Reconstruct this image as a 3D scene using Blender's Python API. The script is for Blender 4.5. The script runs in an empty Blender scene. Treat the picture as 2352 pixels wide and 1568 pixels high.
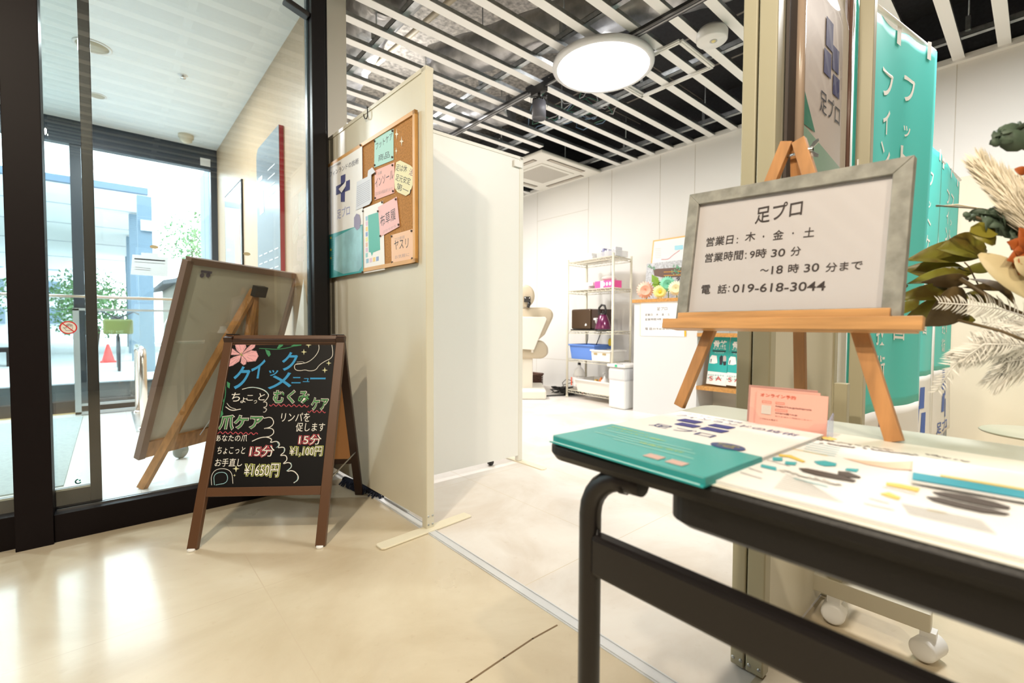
import bpy, bmesh, math, random
from mathutils import Vector as V, Matrix
random.seed(7)
S = bpy.context.scene
COL = S.collection
# ---------------------------------------------------------------- camera
FPX = 1058.85
YAW, PITCH, ROLL = [math.radians(a) for a in (41.1455, 1.9974, .2239)]
CAM = V((0, 0, .80))
fw = V((math.sin(YAW) * math.cos(PITCH), math.cos(YAW) * math.cos(PITCH), -math.sin(PITCH)))
rt = V((math.cos(YAW), -math.sin(YAW), 0)); up = rt.cross(fw)
rt, up = math.cos(ROLL) * rt + math.sin(ROLL) * up, -math.sin(ROLL) * rt + math.cos(ROLL) * up
cd = bpy.data.cameras.new('camera'); cam = bpy.data.objects.new('camera', cd); COL.objects.link(cam)
cd.sensor_width = 36; cd.lens = 36 * FPX / 2352; cd.clip_start = .02; cd.clip_end = 300
M = Matrix((rt, up, -fw)).transposed().to_4x4(); M.translation = CAM; cam.matrix_world = M
cd.dof.use_dof = True; cd.dof.focus_distance = 1.35; cd.dof.aperture_fstop = 4.0
S.camera = cam
# ---------------------------------------------------------------- world, exposure, lights
S.view_settings.view_transform = 'Standard'; S.view_settings.look = 'None'
S.view_settings.gamma = 1; S.view_settings.use_curve_mapping = False
S.view_settings.exposure = 0.32
S.cycles.max_bounces = 8; S.cycles.transparent_max_bounces = 16
S.cycles.caustics_reflective = False; S.cycles.caustics_refractive = False
S.cycles.sample_clamp_indirect = 6
S.cycles.use_denoising = True
W = bpy.data.worlds.new('world'); S.world = W; W.use_nodes = True
bg = W.node_tree.nodes['Background']; bg.inputs[0].default_value = (.80, .90, 1, 1); bg.inputs[1].default_value = 7.0

def lamp(name, kind, loc, power, color, size=.1, aim=None, spot=None, blend=.4):
    l = bpy.data.lights.new(name, kind); o = bpy.data.objects.new(name, l); COL.objects.link(o)
    l.energy = power; l.color = color; o.location = loc
    if kind == 'AREA': l.shape = 'DISK'; l.size = size
    else: l.shadow_soft_size = size
    if spot: l.spot_size = math.radians(spot); l.spot_blend = blend
    if aim is not None: o.rotation_euler = (V(aim) - V(loc)).to_track_quat('-Z', 'Y').to_euler()
    return o
WARM = (1, .87, .68); SOFT = (1, .91, .80); NEUT = (1, .975, .95)
# round ceiling panels of the shop (the one in view also glows itself)
lamp('shop_lamp', 'AREA', (2.59, 2.03, 2.56), 74, NEUT, .6, (2.59, 2.03, 0))
lamp('shop_lamp', 'AREA', (2.7, .05, 2.56), 54, NEUT, .6, (2.7, .05, 0))
lamp('shop_lamp', 'AREA', (2.5, 4.1, 2.56), 62, NEUT, .6, (2.5, 4.1, 0))
lamp('void_fill', 'POINT', (2.54, 1.99, 2.78), 16, NEUT, .12)   # added point light brightening the void and the bars round the lamp
lamp('void_fill', 'POINT', (1.9, 3.9, 2.85), 12, NEUT, .12)  # added fill light for the ceiling void, no fitting here
# warm downlights of the lobby, above and behind the camera
lamp('lobby_lamp', 'SPOT', (-.75, .35, 2.58), 128, WARM, .05, (.35, 1.35, 0), 120)
lamp('lobby_lamp', 'SPOT', (-.45, -1.3, 2.58), 105, WARM, .05, (.6, .5, 0), 115)
lamp('lobby_lamp', 'SPOT', (-1.4, -.4, 2.58), 85, WARM, .05, (0, .6, 0), 120)
# daylight-white lights of the entrance vestibule, the first at its ceiling fitting
lamp('vestibule_light', 'AREA', (-.045, 4.10, 2.585), 32, (.95, .98, 1), .16, (-.045, 4.10, 0))
lamp('vestibule_light', 'AREA', (-1.4, 3.6, 2.585), 32, (.95, .98, 1), .2, (-1.4, 3.6, 0))  # added out of view to brighten the vestibule
lamp('vestibule_light', 'AREA', (-.9, 5.0, 2.585), 30, (.95, .98, 1), .2, (-.9, 5.0, 0))  # likewise an added light without a fitting
lamp('spotlight_lamp', 'SPOT', (2.45, 2.55, 2.20), 25, NEUT, .04, (3.2, 3.2, 0), 90)
# ---------------------------------------------------------------- pixel ray -> point on a real plane
def ray(px, py): return fw + (px - 1176) / FPX * rt - (py - 784) / FPX * up
def at(px, py, **k):
    d = ray(px, py)
    for a, i in (('x', 0), ('y', 1), ('z', 2)):
        if a in k: return CAM + d * ((k[a] - CAM[i]) / d[i])
    return CAM + d * k['d']
class PL:                                   # a flat surface with its own metre coordinates
    def __init__(s, o, r, u): s.o = V(o); s.r = V(r).normalized(); s.u = V(u).normalized(); s.n = s.r.cross(s.u)
    def p(s, a, b, e=0): return s.o + s.r * a + s.u * b + s.n * e
    def uv(s, px, py):
        d = ray(px, py); t = (s.o - CAM).dot(s.n) / d.dot(s.n); q = CAM + d * t - s.o
        return q.dot(s.r), q.dot(s.u)
# ---------------------------------------------------------------- materials
MATS = {}
def nt(name):
    m = bpy.data.materials.new(name); m.use_nodes = True
    return m, m.node_tree, m.node_tree.nodes['Principled BSDF']
def mat(name, col, rough=.5, metal=0, var=0, scale=8, bump=0, emis=0, stretch=None, alpha=1, trans=0, coat=0, col2=None, detail=4, spec=None, sub=0):
    if name in MATS: return MATS[name]
    m, t, b = nt(name); L = t.links
    c = tuple(col) + (1,)
    b.inputs['Base Color'].default_value = c; b.inputs['Roughness'].default_value = rough; b.inputs['Metallic'].default_value = metal
    if spec is not None: b.inputs['Specular IOR Level'].default_value = spec
    if coat: b.inputs['Coat Weight'].default_value = coat
    if alpha < 1: b.inputs['Alpha'].default_value = alpha
    if trans: b.inputs['Transmission Weight'].default_value = trans
    if emis: b.inputs['Emission Color'].default_value = c; b.inputs['Emission Strength'].default_value = emis
    if var or bump:
        tc = t.nodes.new('ShaderNodeTexCoord'); mp = t.nodes.new('ShaderNodeMapping'); n = t.nodes.new('ShaderNodeTexNoise')
        n.inputs['Scale'].default_value = scale; n.inputs['Detail'].default_value = detail
        if stretch: mp.inputs['Scale'].default_value = stretch
        L.new(tc.outputs['Object'], mp.inputs[0]); L.new(mp.outputs[0], n.inputs[0])
        if var:
            r = t.nodes.new('ShaderNodeValToRGB'); c2 = tuple(col2) + (1,) if col2 else tuple(x * (1 - var) for x in col) + (1,)
            r.color_ramp.elements[0].position = .35; r.color_ramp.elements[1].position = .65
            r.color_ramp.elements[0].color = c2; r.color_ramp.elements[1].color = c
            L.new(n.outputs[0], r.inputs[0]); L.new(r.outputs[0], b.inputs['Base Color'])
        if bump:
            bp = t.nodes.new('ShaderNodeBump'); bp.inputs['Strength'].default_value = bump; bp.inputs['Distance'].default_value = .004
            L.new(n.outputs[0], bp.inputs['Height']); L.new(bp.outputs[0], b.inputs['Normal'])
    MATS[name] = m; return m
def glass_mat(name, tint=(1, 1, 1), ior=1.5, rough=0.0, film=0):
    m = bpy.data.materials.new(name); m.use_nodes = True; t = m.node_tree; t.nodes.clear()
    o = t.nodes.new('ShaderNodeOutputMaterial'); mx = t.nodes.new('ShaderNodeMixShader'); f = t.nodes.new('ShaderNodeFresnel')
    tr = t.nodes.new('ShaderNodeBsdfTransparent'); g = t.nodes.new('ShaderNodeBsdfGlossy')
    f.inputs[0].default_value = ior; tr.inputs[0].default_value = tuple(tint) + (1,); g.inputs['Roughness'].default_value = rough
    gm_ = t.nodes.new('ShaderNodeNewGeometry'); ml = t.nodes.new('ShaderNodeMath'); ml.operation = 'MULTIPLY_ADD'; ml.inputs[1].default_value = -1; ml.inputs[2].default_value = 1; t.links.new(gm_.outputs['Backfacing'], ml.inputs[0]); m2 = t.nodes.new('ShaderNodeMath'); m2.operation = 'MULTIPLY'; t.links.new(f.outputs[0], m2.inputs[0]); t.links.new(ml.outputs[0], m2.inputs[1]); t.links.new(m2.outputs[0], mx.inputs[0]); t.links.new(tr.outputs[0], mx.inputs[1]); t.links.new(g.outputs[0], mx.inputs[2]); t.links.new(mx.outputs[0], o.inputs[0])
    MATS[name] = m; return m
def floor_mat(name, c1, c2, c3, rough, gx=None, gy=None, line=(.4, .3, .2), lw=.004, ox=0, oy=0, coat=0, bscale=1.1):
    m, t, b = nt(name); L = t.links; N = t.nodes.new
    tc = N('ShaderNodeTexCoord'); a = N('ShaderNodeTexNoise'); a.inputs['Scale'].default_value = bscale; a.inputs['Detail'].default_value = 8; a.inputs['Roughness'].default_value = .62; a.inputs['Distortion'].default_value = .6
    L.new(tc.outputs['Object'], a.inputs[0])
    r = N('ShaderNodeValToRGB'); e = r.color_ramp.elements
    e[0].position = .33; e[0].color = c2 + (1,); e[1].position = .55; e[1].color = c1 + (1,); e.new(.75).color = c3 + (1,)
    L.new(a.outputs[0], r.inputs[0]); cur = r.outputs[0]
    n2 = N('ShaderNodeTexNoise'); n2.inputs['Scale'].default_value = 38; n2.inputs['Detail'].default_value = 3
    L.new(tc.outputs['Object'], n2.inputs[0])
    r2 = N('ShaderNodeValToRGB'); r2.color_ramp.elements[0].position = .26; r2.color_ramp.elements[1].position = .36
    r2.color_ramp.elements[0].color = (.80, .74, .66, 1); r2.color_ramp.elements[1].color = (1, 1, 1, 1)
    L.new(n2.outputs[0], r2.inputs[0]); mm = N('ShaderNodeMix'); mm.data_type = 'RGBA'; mm.blend_type = 'MULTIPLY'; mm.inputs[0].default_value = .25
    L.new(cur, mm.inputs[6]); L.new(r2.outputs[0], mm.inputs[7]); cur = mm.outputs[2]
    if gx:
        sp = N('ShaderNodeSeparateXYZ'); L.new(tc.outputs['Object'], sp.inputs[0]); fac = None
        for ch, g, off in (('X', gx, ox), ('Y', gy, oy)):
            s1 = N('ShaderNodeMath'); s1.operation = 'SUBTRACT'; s1.inputs[1].default_value = off
            p = N('ShaderNodeMath'); p.operation = 'PINGPONG'; p.inputs[1].default_value = g / 2
            q = N('ShaderNodeMath'); q.operation = 'LESS_THAN'; q.inputs[1].default_value = lw / 2
            L.new(sp.outputs[ch], s1.inputs[0]); L.new(s1.outputs[0], p.inputs[0]); L.new(p.outputs[0], q.inputs[0])
            if fac is None: fac = q.outputs[0]
            else:
                x = N('ShaderNodeMath'); x.operation = 'MAXIMUM'; L.new(fac, x.inputs[0]); L.new(q.outputs[0], x.inputs[1]); fac = x.outputs[0]
        mx = N('ShaderNodeMix'); mx.data_type = 'RGBA'; L.new(fac, mx.inputs[0]); L.new(cur, mx.inputs[6]); mx.inputs[7].default_value = line + (1,); cur = mx.outputs[2]
    L.new(cur, b.inputs['Base Color']); b.inputs['Roughness'].default_value = rough; b.inputs['Coat Weight'].default_value = coat; b.inputs['Coat Roughness'].default_value = .13
    n3 = N('ShaderNodeTexNoise'); n3.inputs['Scale'].default_value = 3; n3.inputs['Detail'].default_value = 6; L.new(tc.outputs['Object'], n3.inputs[0])
    mr = N('ShaderNodeMapRange'); mr.inputs[3].default_value = rough - .08; mr.inputs[4].default_value = rough + .1; L.new(n3.outputs[0], mr.inputs[0]); L.new(mr.outputs[0], b.inputs['Roughness'])
    bp = N('ShaderNodeBump'); bp.inputs['Strength'].default_value = .08; bp.inputs['Distance'].default_value = .01; L.new(a.outputs[0], bp.inputs['Height']); L.new(bp.outputs[0], b.inputs['Normal'])
    MATS[name] = m; return m
# ---------------------------------------------------------------- mesh builder
ORG = {}
class MB:
    def __init__(s): s.v = []; s.f = []; s.sm = []
    def add(s, vs, fs, smooth=False):
        k = len(s.v); s.v += [V(q) for q in vs]; s.f += [tuple(i + k for i in f) for f in fs]; s.sm += [smooth] * len(fs); return s
    def box(s, lo, hi):
        x0, y0, z0 = lo; x1, y1, z1 = hi
        return s.add([(x0, y0, z0), (x1, y0, z0), (x1, y1, z0), (x0, y1, z0), (x0, y0, z1), (x1, y0, z1), (x1, y1, z1), (x0, y1, z1)],
                     [(0, 3, 2, 1), (4, 5, 6, 7), (0, 1, 5, 4), (1, 2, 6, 5), (2, 3, 7, 6), (3, 0, 4, 7)])
    def obox(s, c, ax, ay, az, sx, sy, sz):     # oriented box, full sizes
        c = V(c); ax, ay, az = V(ax).normalized(), V(ay).normalized(), V(az).normalized(); vs = []
        for k in (-.5, .5):
            for i, j in ((-.5, -.5), (.5, -.5), (.5, .5), (-.5, .5)): vs.append(c + ax * sx * i + ay * sy * j + az * sz * k)
        return s.add(vs, [(0, 3, 2, 1), (4, 5, 6, 7), (0, 1, 5, 4), (1, 2, 6, 5), (2, 3, 7, 6), (3, 0, 4, 7)])
    def bar(s, p, q, w, h, side=(0, 0, 1)):     # rectangular bar p->q, h measured along side
        p, q = V(p), V(q); a = (q - p).normalized(); sd = V(side); sd = (sd - a * sd.dot(a)).normalized(); b = a.cross(sd)
        return s.obox((p + q) / 2, a, b, sd, (q - p).length, w, h)
    def plate(s, pts, th, n=None):              # polygon with thickness, extruded by n*th
        pts = [V(q) for q in pts]
        if n is None: n = (pts[1] - pts[0]).cross(pts[2] - pts[0]).normalized()
        n = V(n) * th; k = len(pts)
        fs = [tuple(reversed(range(k))), tuple(range(k, 2 * k))] + [(i, (i + 1) % k, k + (i + 1) % k, k + i) for i in range(k)]
        return s.add(pts + [q + n for q in pts], fs)
    def tube(s, pts, r, seg=10, closed=False, smooth=True, cap=True):
        pts = [V(q) for q in pts]; rs = r if isinstance(r, (list, tuple)) else [r] * len(pts); n = len(pts)
        ref = None; vs = []
        for i in range(n):
            if closed: t = pts[(i + 1) % n] - pts[i - 1]
            else: t = pts[min(i + 1, n - 1)] - pts[max(i - 1, 0)]
            t.normalize()
            if ref is None:
                ref = V((0, 0, 1)) if abs(t.z) < .9 else V((1, 0, 0))
            a = ref - t * ref.dot(t); a.normalize(); ref = a; b = t.cross(a)
            for k in range(seg):
                an = 2 * math.pi * k / seg; vs.append(pts[i] + (a * math.cos(an) + b * math.sin(an)) * rs[i])
        fs = []
        for i in range(n if closed else n - 1):
            j = (i + 1) % n
            for k in range(seg): fs.append((i * seg + k, i * seg + (k + 1) % seg, j * seg + (k + 1) % seg, j * seg + k))
        s.add(vs, fs, smooth)
        if cap and not closed:
            k0 = len(s.v) - len(vs); s.f += [tuple(k0 + k for k in reversed(range(seg))), tuple(k0 + (n - 1) * seg + k for k in range(seg))]; s.sm += [False, False]
        return s
    def cyl(s, p, q, r, seg=16, r2=None): return s.tube([p, q], [r, r if r2 is None else r2], seg)
    def lathe(s, c, prof, seg=24, ax=(0, 0, 1)):
        c = V(c); ax = V(ax).normalized(); a = ax.orthogonal().normalized(); b = ax.cross(a); vs = []
        for r, h in prof:
            for k in range(seg): an = 2 * math.pi * k / seg; vs.append(c + ax * h + (a * math.cos(an) + b * math.sin(an)) * max(r, 1e-5))
        fs = []
        for i in range(len(prof) - 1):
            for k in range(seg): fs.append((i * seg + k, i * seg + (k + 1) % seg, (i + 1) * seg + (k + 1) % seg, (i + 1) * seg + k))
        return s.add(vs, fs, True)
    def ball(s, c, r, sc=(1, 1, 1), seg=16, rings=10, rot=None):
        c = V(c); vs = []; fs = []
        for i in range(rings + 1):
            t = math.pi * i / rings
            for k in range(seg):
                a = 2 * math.pi * k / seg; q = V((math.sin(t) * math.cos(a) * sc[0], math.sin(t) * math.sin(a) * sc[1], math.cos(t) * sc[2])) * r
                if rot: q = rot @ q
                vs.append(c + q)
        for i in range(rings):
            for k in range(seg): fs.append((i * seg + k, (i + 1) * seg + k, (i + 1) * seg + (k + 1) % seg, i * seg + (k + 1) % seg))
        return s.add(vs, fs, True)
    def grid(s, fn, nu, nv, th=0, smooth=True):   # sheet from fn(i/nu, j/nv); th gives it thickness along normals via solidify
        vs = [fn(i / nu, j / nv) for j in range(nv + 1) for i in range(nu + 1)]
        fs = [(j * (nu + 1) + i, j * (nu + 1) + i + 1, (j + 1) * (nu + 1) + i + 1, (j + 1) * (nu + 1) + i) for j in range(nv) for i in range(nu)]
        return s.add(vs, fs, smooth)
    # art on a surface
    def poly(s, pl, uvs, e=.0006, th=.0004):
        return s.plate([pl.p(a, b, e) for a, b in uvs], th, pl.n)
    def rect(s, pl, u0, v0, u1, v1, e=.0006): return s.poly(pl, [(u0, v0), (u1, v0), (u1, v1), (u0, v1)], e)
    def ppoly(s, pl, pxs, e=.0006): 
        q = [pl.uv(*p) for p in pxs]; ar = sum(q[i][0] * q[(i + 1) % len(q)][1] - q[(i + 1) % len(q)][0] * q[i][1] for i in range(len(q)))
        if ar < 0: q.reverse()
        return s.poly(pl, q, e)
    def stroke(s, pl, uvs, w, e=.0006):
        for i in range(len(uvs) - 1):
            a, b = V(uvs[i]), V(uvs[i + 1]); d = b - a
            if d.length < 1e-6: continue
            d.normalize(); nn = V((-d.y, d.x)) * w / 2; a = a - d * w * .35; b = b + d * w * .35
            s.add([pl.p(*(a - nn), e), pl.p(*(b - nn), e), pl.p(*(b + nn), e), pl.p(*(a + nn), e)], [(0, 1, 2, 3)])
        return s
    def pstroke(s, pl, pxs, w, e=.0006, smooth=2):
        q = [V(pl.uv(*p)) for p in pxs]
        for _ in range(smooth):
            if len(q) < 3: break
            r = [q[0]]
            for i in range(len(q) - 1): r += [q[i] * .75 + q[i + 1] * .25, q[i] * .25 + q[i + 1] * .75]
            q = r + [q[-1]]
        return s.stroke(pl, [tuple(x) for x in q], w, e)
    def text(s, pl, txt, u0, v0, w=None, h=None, e=.0006, ang=0, bold=0, vdir=None):
        tv, tf = glyphs(txt, bold)
        if not tv: return s
        x0 = min(q[0] for q in tv); x1 = max(q[0] for q in tv); y0 = min(q[1] for q in tv); y1 = max(q[1] for q in tv)
        sx = w / (x1 - x0) if w else None; sy = h / (y1 - y0) if h else None
        sx = sx or sy; sy = sy or sx; ca, sa = math.cos(ang), math.sin(ang)
        vs = []
        for x, y in tv:
            a, b = (x - x0) * sx, (y - y0) * sy; vs.append(pl.p(u0 + a * ca - b * sa, v0 + a * sa + b * ca, e))
        return s.add(vs, tf)
    def ptext(s, pl, txt, p0, p1, hpx, e=.0006, bold=0):   # baseline p0->p1 in photo coordinates, height hpx
        a = pl.uv(*p0); b = pl.uv(*p1); c = pl.uv(p0[0], p0[1] - hpx)
        d = math.hypot(b[0] - a[0], b[1] - a[1]); ang = math.atan2(b[1] - a[1], b[0] - a[0])
        return s.text(pl, txt, a[0], a[1], d, abs(c[1] - a[1]), e, ang, bold)
    def build(s, name, m, parent=None, base=None, bevel=0, sub=0, solid=0):
        if base is not None: org = V(base)
        elif parent is not None: org = ORG[parent.name]
        else:
            org = V((sum(q.x for q in s.v) / len(s.v), sum(q.y for q in s.v) / len(s.v), min(q.z for q in s.v)))
        me = bpy.data.meshes.new(name); me.from_pydata([q - org for q in s.v], [], s.f)
        for p, sm in zip(me.polygons, s.sm): p.use_smooth = sm
        me.materials.append(m); me.update()
        o = bpy.data.objects.new(name, me); COL.objects.link(o)
        if parent is not None: o.parent = parent; o.location = org - ORG[parent.name]
        else: o.location = org
        ORG[o.name] = org
        if solid: d = o.modifiers.new('s', 'SOLIDIFY'); d.thickness = solid; d.offset = 0
        if bevel:
            d = o.modifiers.new('b', 'BEVEL'); d.width = bevel; d.segments = 2; d.limit_method = 'ANGLE'; d.angle_limit = math.radians(40)
        if sub: d = o.modifiers.new('u', 'SUBSURF'); d.levels = sub; d.render_levels = sub
        return o
_g = {}
def glyphs(txt, bold=0):
    k = (txt, bold)
    if k not in _g:
        c = bpy.data.curves.new('t', 'FONT'); c.body = txt; c.size = 1; c.resolution_u = 3; c.offset = bold
        o = bpy.data.objects.new('t', c); COL.objects.link(o)
        me = bpy.data.meshes.new_from_object(o.evaluated_get(bpy.context.evaluated_depsgraph_get()))
        _g[k] = ([(v.co.x, v.co.y) for v in me.vertices], [tuple(p.vertices) for p in me.polygons])
        bpy.data.meshes.remove(me); bpy.data.objects.remove(o); bpy.data.curves.remove(c)
    return _g[k]
def tag(o, label, cat, group=None, kind=None):
    o['label'] = label; o['category'] = cat
    if group: o['group'] = group
    if kind: o['kind'] = kind
    return o
def thing(name, label, cat, loc, group=None):
    o = bpy.data.objects.new(name, None); COL.objects.link(o); o.empty_display_size = .05
    o.location = loc; ORG[o.name] = V(loc); return tag(o, label, cat, group)
def struct(o, label=None):
    o['kind'] = 'structure'
    if label: o['label'] = label
    return o
def box(lo, hi): return MB().box(lo, hi)
# common materials
m_white = mat('white_paint', (.86, .85, .82), .45)
m_cream = mat('cream_panel', (.66, .62, .50), .42, var=.05, scale=3)
m_creamf = mat('cream_frame', (.60, .56, .43), .4)
m_ivory = mat('ivory_panel', (.78, .775, .75), .4)
m_black = mat('black_frame', (.007, .006, .007), .42, spec=.25)
m_brown = mat('bronze_frame', (.007, .0045, .005), .5, spec=.12)
m_steel = mat('steel', (.62, .64, .66), .25, 1)
m_galv = mat('galvanised', (.55, .58, .60), .35, 1, var=.25, scale=30)
m_chrome = mat('chrome', (.8, .76, .72), .15, 1)
m_paper = mat('paper', (.86, .85, .84), .6)
m_ink = mat('ink', (.02, .02, .03), .6)
m_navy = mat('navy_ink', (.035, .04, .20), .6)
m_teal = mat('teal_ink', (.02, .38, .36), .5)
m_oak = mat('oak', (.62, .30, .08), .42, var=.3, scale=6, stretch=(1, 14, 14))
m_wood = mat('easel_wood', (.56, .27, .10), .45, var=.35, scale=5, stretch=(9, 9, 1), bump=.1)
m_woodh = mat('ledge_wood', (.62, .32, .12), .42, var=.3, scale=7, stretch=(6, .7, 12), bump=.1)
m_glass = glass_mat('glass', (.95, .98, .975), 2.1)
m_film = glass_mat('film', (.97, .96, .95), 1.18, .04)
m_clear = glass_mat('clear_plastic', (.97, .97, .98), 1.45, .05)
m_plastic = mat('white_plastic', (.85, .85, .84), .35)
m_dark = mat('dark_plastic', (.02, .018, .018), .35)
m_foil = mat('foil', (.78, .78, .80), .3, .85, var=.35, scale=14, bump=1.0)
# ================================================================= SETTING
fl = floor_mat('lobby_concrete', (.67, .58, .43), (.56, .465, .32), (.73, .66, .53), .30, 2.4, 4.0, (.60, .50, .36), .003, .34, 1.535, coat=.6, bscale=1.7)
fs = floor_mat('shop_vinyl', (.78, .735, .69), (.68, .61, .54), (.82, .79, .75), .42, .45, .90, (.66, .58, .46), .003, .945, .12, bscale=2.2)
fv = floor_mat('vestibule_tile', (.80, .80, .78), (.74, .75, .74), (.84, .84, .83), .22, .9, .9, (.62, .62, .6), .003, .1, .3)
struct(box((-2.6, -2.6, -.1), (.905, 2.37, 0)).build('floor', fl, base=(0, 0, 0)), 'beige polished concrete floor of the lobby')
struct(box((.905, -2.6, -.1), (4.40, .405, 0)).build('floor', fl, base=(0, 0, 0)), 'beige polished concrete floor behind the desk')
struct(box((.945, .405, -.1), (4.40, 6.2, 0)).build('floor', fs, base=(0, 0, 0)), 'pale stone pattern vinyl floor of the shop')
struct(box((-2.6, 2.37, -.1), (.905, 5.78, 0)).build('floor', fv, base=(0, 0, 0)), 'white glossy tiled floor of the entrance vestibule')
th = MB().box((.905, .406, -.1), (.945, 2.66, .003))
for x in (.909, .938): th.box((x, .406, .003), (x + .004, 2.66, .0055))
struct(th.build('trim_1', mat('threshold', (.74, .75, .77), .35, .35), bevel=.001), 'aluminium threshold strip between lobby and shop floor')
# crack in the lobby floor
ck = MB(); q = [(-.9 + .1 * i, .825 + random.uniform(-.006, .006)) for i in range(18)] + [(.885, .826)]
q = [p for p in q if p[0] > .2]
fp = PL((0, 0, 0), (1, 0, 0), (0, 1, 0)); ck.stroke(fp, q, .0045, .0006)
struct(ck.build('trim_2', mat('crack', (.20, .13, .07), .9)), 'dark irregular crack joint across the lobby floor')
wallm = mat('shop_wall', (.84, .83, .80), .5)
def wall_lines(name, o):
    return o
w = box((4.38, -2.6, 0), (4.5, 6.2, 3.3)); struct(w.build('wall_back', wallm), 'white panelled back wall of the shop')
g = MB()
for y in (-1.4, -.5, .42, 1.36, 2.28, 2.66, 3.28, 3.62, 4.5): g.box((4.3785, y, 0), (4.3805, y + .004, 2.6))
g.box((4.3785, 3.42, .36), (4.3805, 4.5, .364)); g.box((4.3785, 3.62, 2.2), (4.3805, 4.5, 2.204))
struct(g.build('trim_3', mat('seam', (.62, .58, .50), .6)), 'panel joints of the back wall')
struct(box((4.34, -2.6, 2.585), (4.38, 6.2, 2.625)).build('trim_4', m_white), 'white ceiling edge moulding along the back wall')
lob = mat('lobby_wall', (.20, .16, .12), .6)
struct(box((-2.7, -2.6, 0), (-2.6, 5.78, 3.3)).build('wall_left', lob)); struct(box((-2.7, -2.7, 0), (4.5, -2.6, 3.3)).build('wall_front', lob))
struct(box((.89, 6.1, 0), (4.5, 6.2, 3.3)).build('wall_far', wallm))
# wall between vestibule and shop, veneered on the vestibule side
struct(box((.89, 2.66, 0), (1.055, 6.1, 3.3)).build('wall_middle', mat('pillar_wall', (.82, .77, .68), .5)), 'cream wall end beside the black door jamb')
struct(box((.878, 2.665, 0), (.89, 5.78, 2.6)).build('wall_vestibule', mat('veneer', (.56, .41, .26), .38, var=.13, scale=5, stretch=(1, 26, .35), detail=6)), 'light oak veneer wall of the vestibule')
struct(box((-2.6, 2.42, 2.60), (.89, 5.78, 2.66)).build('ceiling', mat('vest_ceiling', (.86, .89, .88), .5)), 'plain white ceiling of the vestibule')
# rough slab above the open ceiling
sl = mat('rockwool', (.74, .70, .64), .95, var=.55, scale=26, bump=1.0, detail=8)
struct(box((-2.6, -2.6, 3.3), (4.5, 6.2, 3.4)).build('ceiling', sl), 'sprayed grey soffit above the open ceiling grid')
struct(box((-2.7, 2.36, 2.66), (.89, 2.42, 3.3)).build('wall_bulkhead', wallm))
b = MB()
for k in range(5): b.box((1.12 + .10 * k, 2.3, 3.16), (1.17 + .10 * k, 6.1, 3.3))
struct(b.build('trim_5', mat('deck_ribs', (.36, .34, .30), .8, var=.3, scale=40)), 'ribs of the metal deck above the grid')
# dark acoustic boards
tb = MB(); m_tile = mat('black_board', (.022, .022, .026), .8, var=.4, scale=50)
tb.box((4.365, -2.6, 2.63), (4.379, 6.1, 2.98)); tb.box((-2.6, -2.6, 2.95), (.88, 2.36, 2.98)); tb.box((2.95, -2.6, 2.98), (4.38, 3.2, 3.0)); tb.box((3.4, 3.2, 2.98), (4.38, 6.1, 3.0))  # the lobby board is added, unseen, to darken what the door glass mirrors
struct(tb.build('ceiling', m_tile), 'black boards above the ceiling grid near the back wall and an added one over the lobby')
tl = MB()
for x in (3.35, 3.85): tl.box((x, -2.6, 2.974), (x + .012, 3.2, 2.98))
for y in (-.6, .1, .8, 1.5, 2.2, 2.9): tl.box((2.95, y, 2.974), (4.38, y + .004, 2.98))
struct(tl.build('trim_6', mat('board_joint', (.30, .27, .23), .7)), 'pale joint tapes between the black boards')

# ================================================================= CEILING GRID (one lattice)
grid = thing('ceiling_grid', 'open white metal furring grid hanging under the rough slab of the shop', 'ceiling grid', (2.6, 2, 2.6))
bm_ = mat('furring', (.93, .93, .92), .38, .15)
ys = [.20 + .2112 * k for k in range(-10, 28)]
class Bar:
    def __init__(s, m, g): s.m, s.g = m, g
    def build(s, name, mt, parent):
        n = len(s.m.f); s.m.add(s.g.v, s.g.f); o = s.m.build(name, mt, parent); o.data.materials.append(m_galv)
        for i, p in enumerate(o.data.polygons):
            if i >= n: p.material_index = 1
        return o
def furring(x0, x1, y):
    m = MB().box((x0, y - .030, 2.600), (x1, y + .030, 2.603))
    g = MB()
    for s_ in (-1, 1): g.box((x0, y + s_ * .029 - .001, 2.603), (x1, y + s_ * .029 + .001, 2.626))
    return Bar(m, g)
for y in ys:
    if y < 2.33: furring(-2.58 if y < 2.3 else 1.06, 4.34, y).build('furring_bar', bm_, grid)
    elif 3.36 < y < 4.40: furring(1.06, 3.33, y).build('furring_bar', bm_, grid)
    else: furring(1.06, 4.34, y).build('furring_bar', bm_, grid)
for x in (1.35, 2.22, 3.12, 4.1):
    y1 = 6.0
    m = MB().box((x - .019, -2.5, 2.624), (x - .016, y1, 2.662)).box((x - .019, -2.5, 2.624), (x + .019, y1, 2.627)).box((x - .019, -2.5, 2.659), (x + .019, y1, 2.662))
    m.build('carrier_channel', m_galv, grid)
    for y in [-.5 + .85 * k for k in range(8)]:
        MB().cyl((x, y, 2.66), (x, y, 3.3), .005, 6).box((x - .03, y - .012, 2.655), (x + .008, y + .012, 2.74)).build('hanger_rod', m_galv, grid)
for x in (-1.6, -.6, .4):
    MB().box((x - .019, -2.5, 2.624), (x + .019, 2.2, 2.662)).build('carrier_channel', m_galv, grid)
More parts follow.
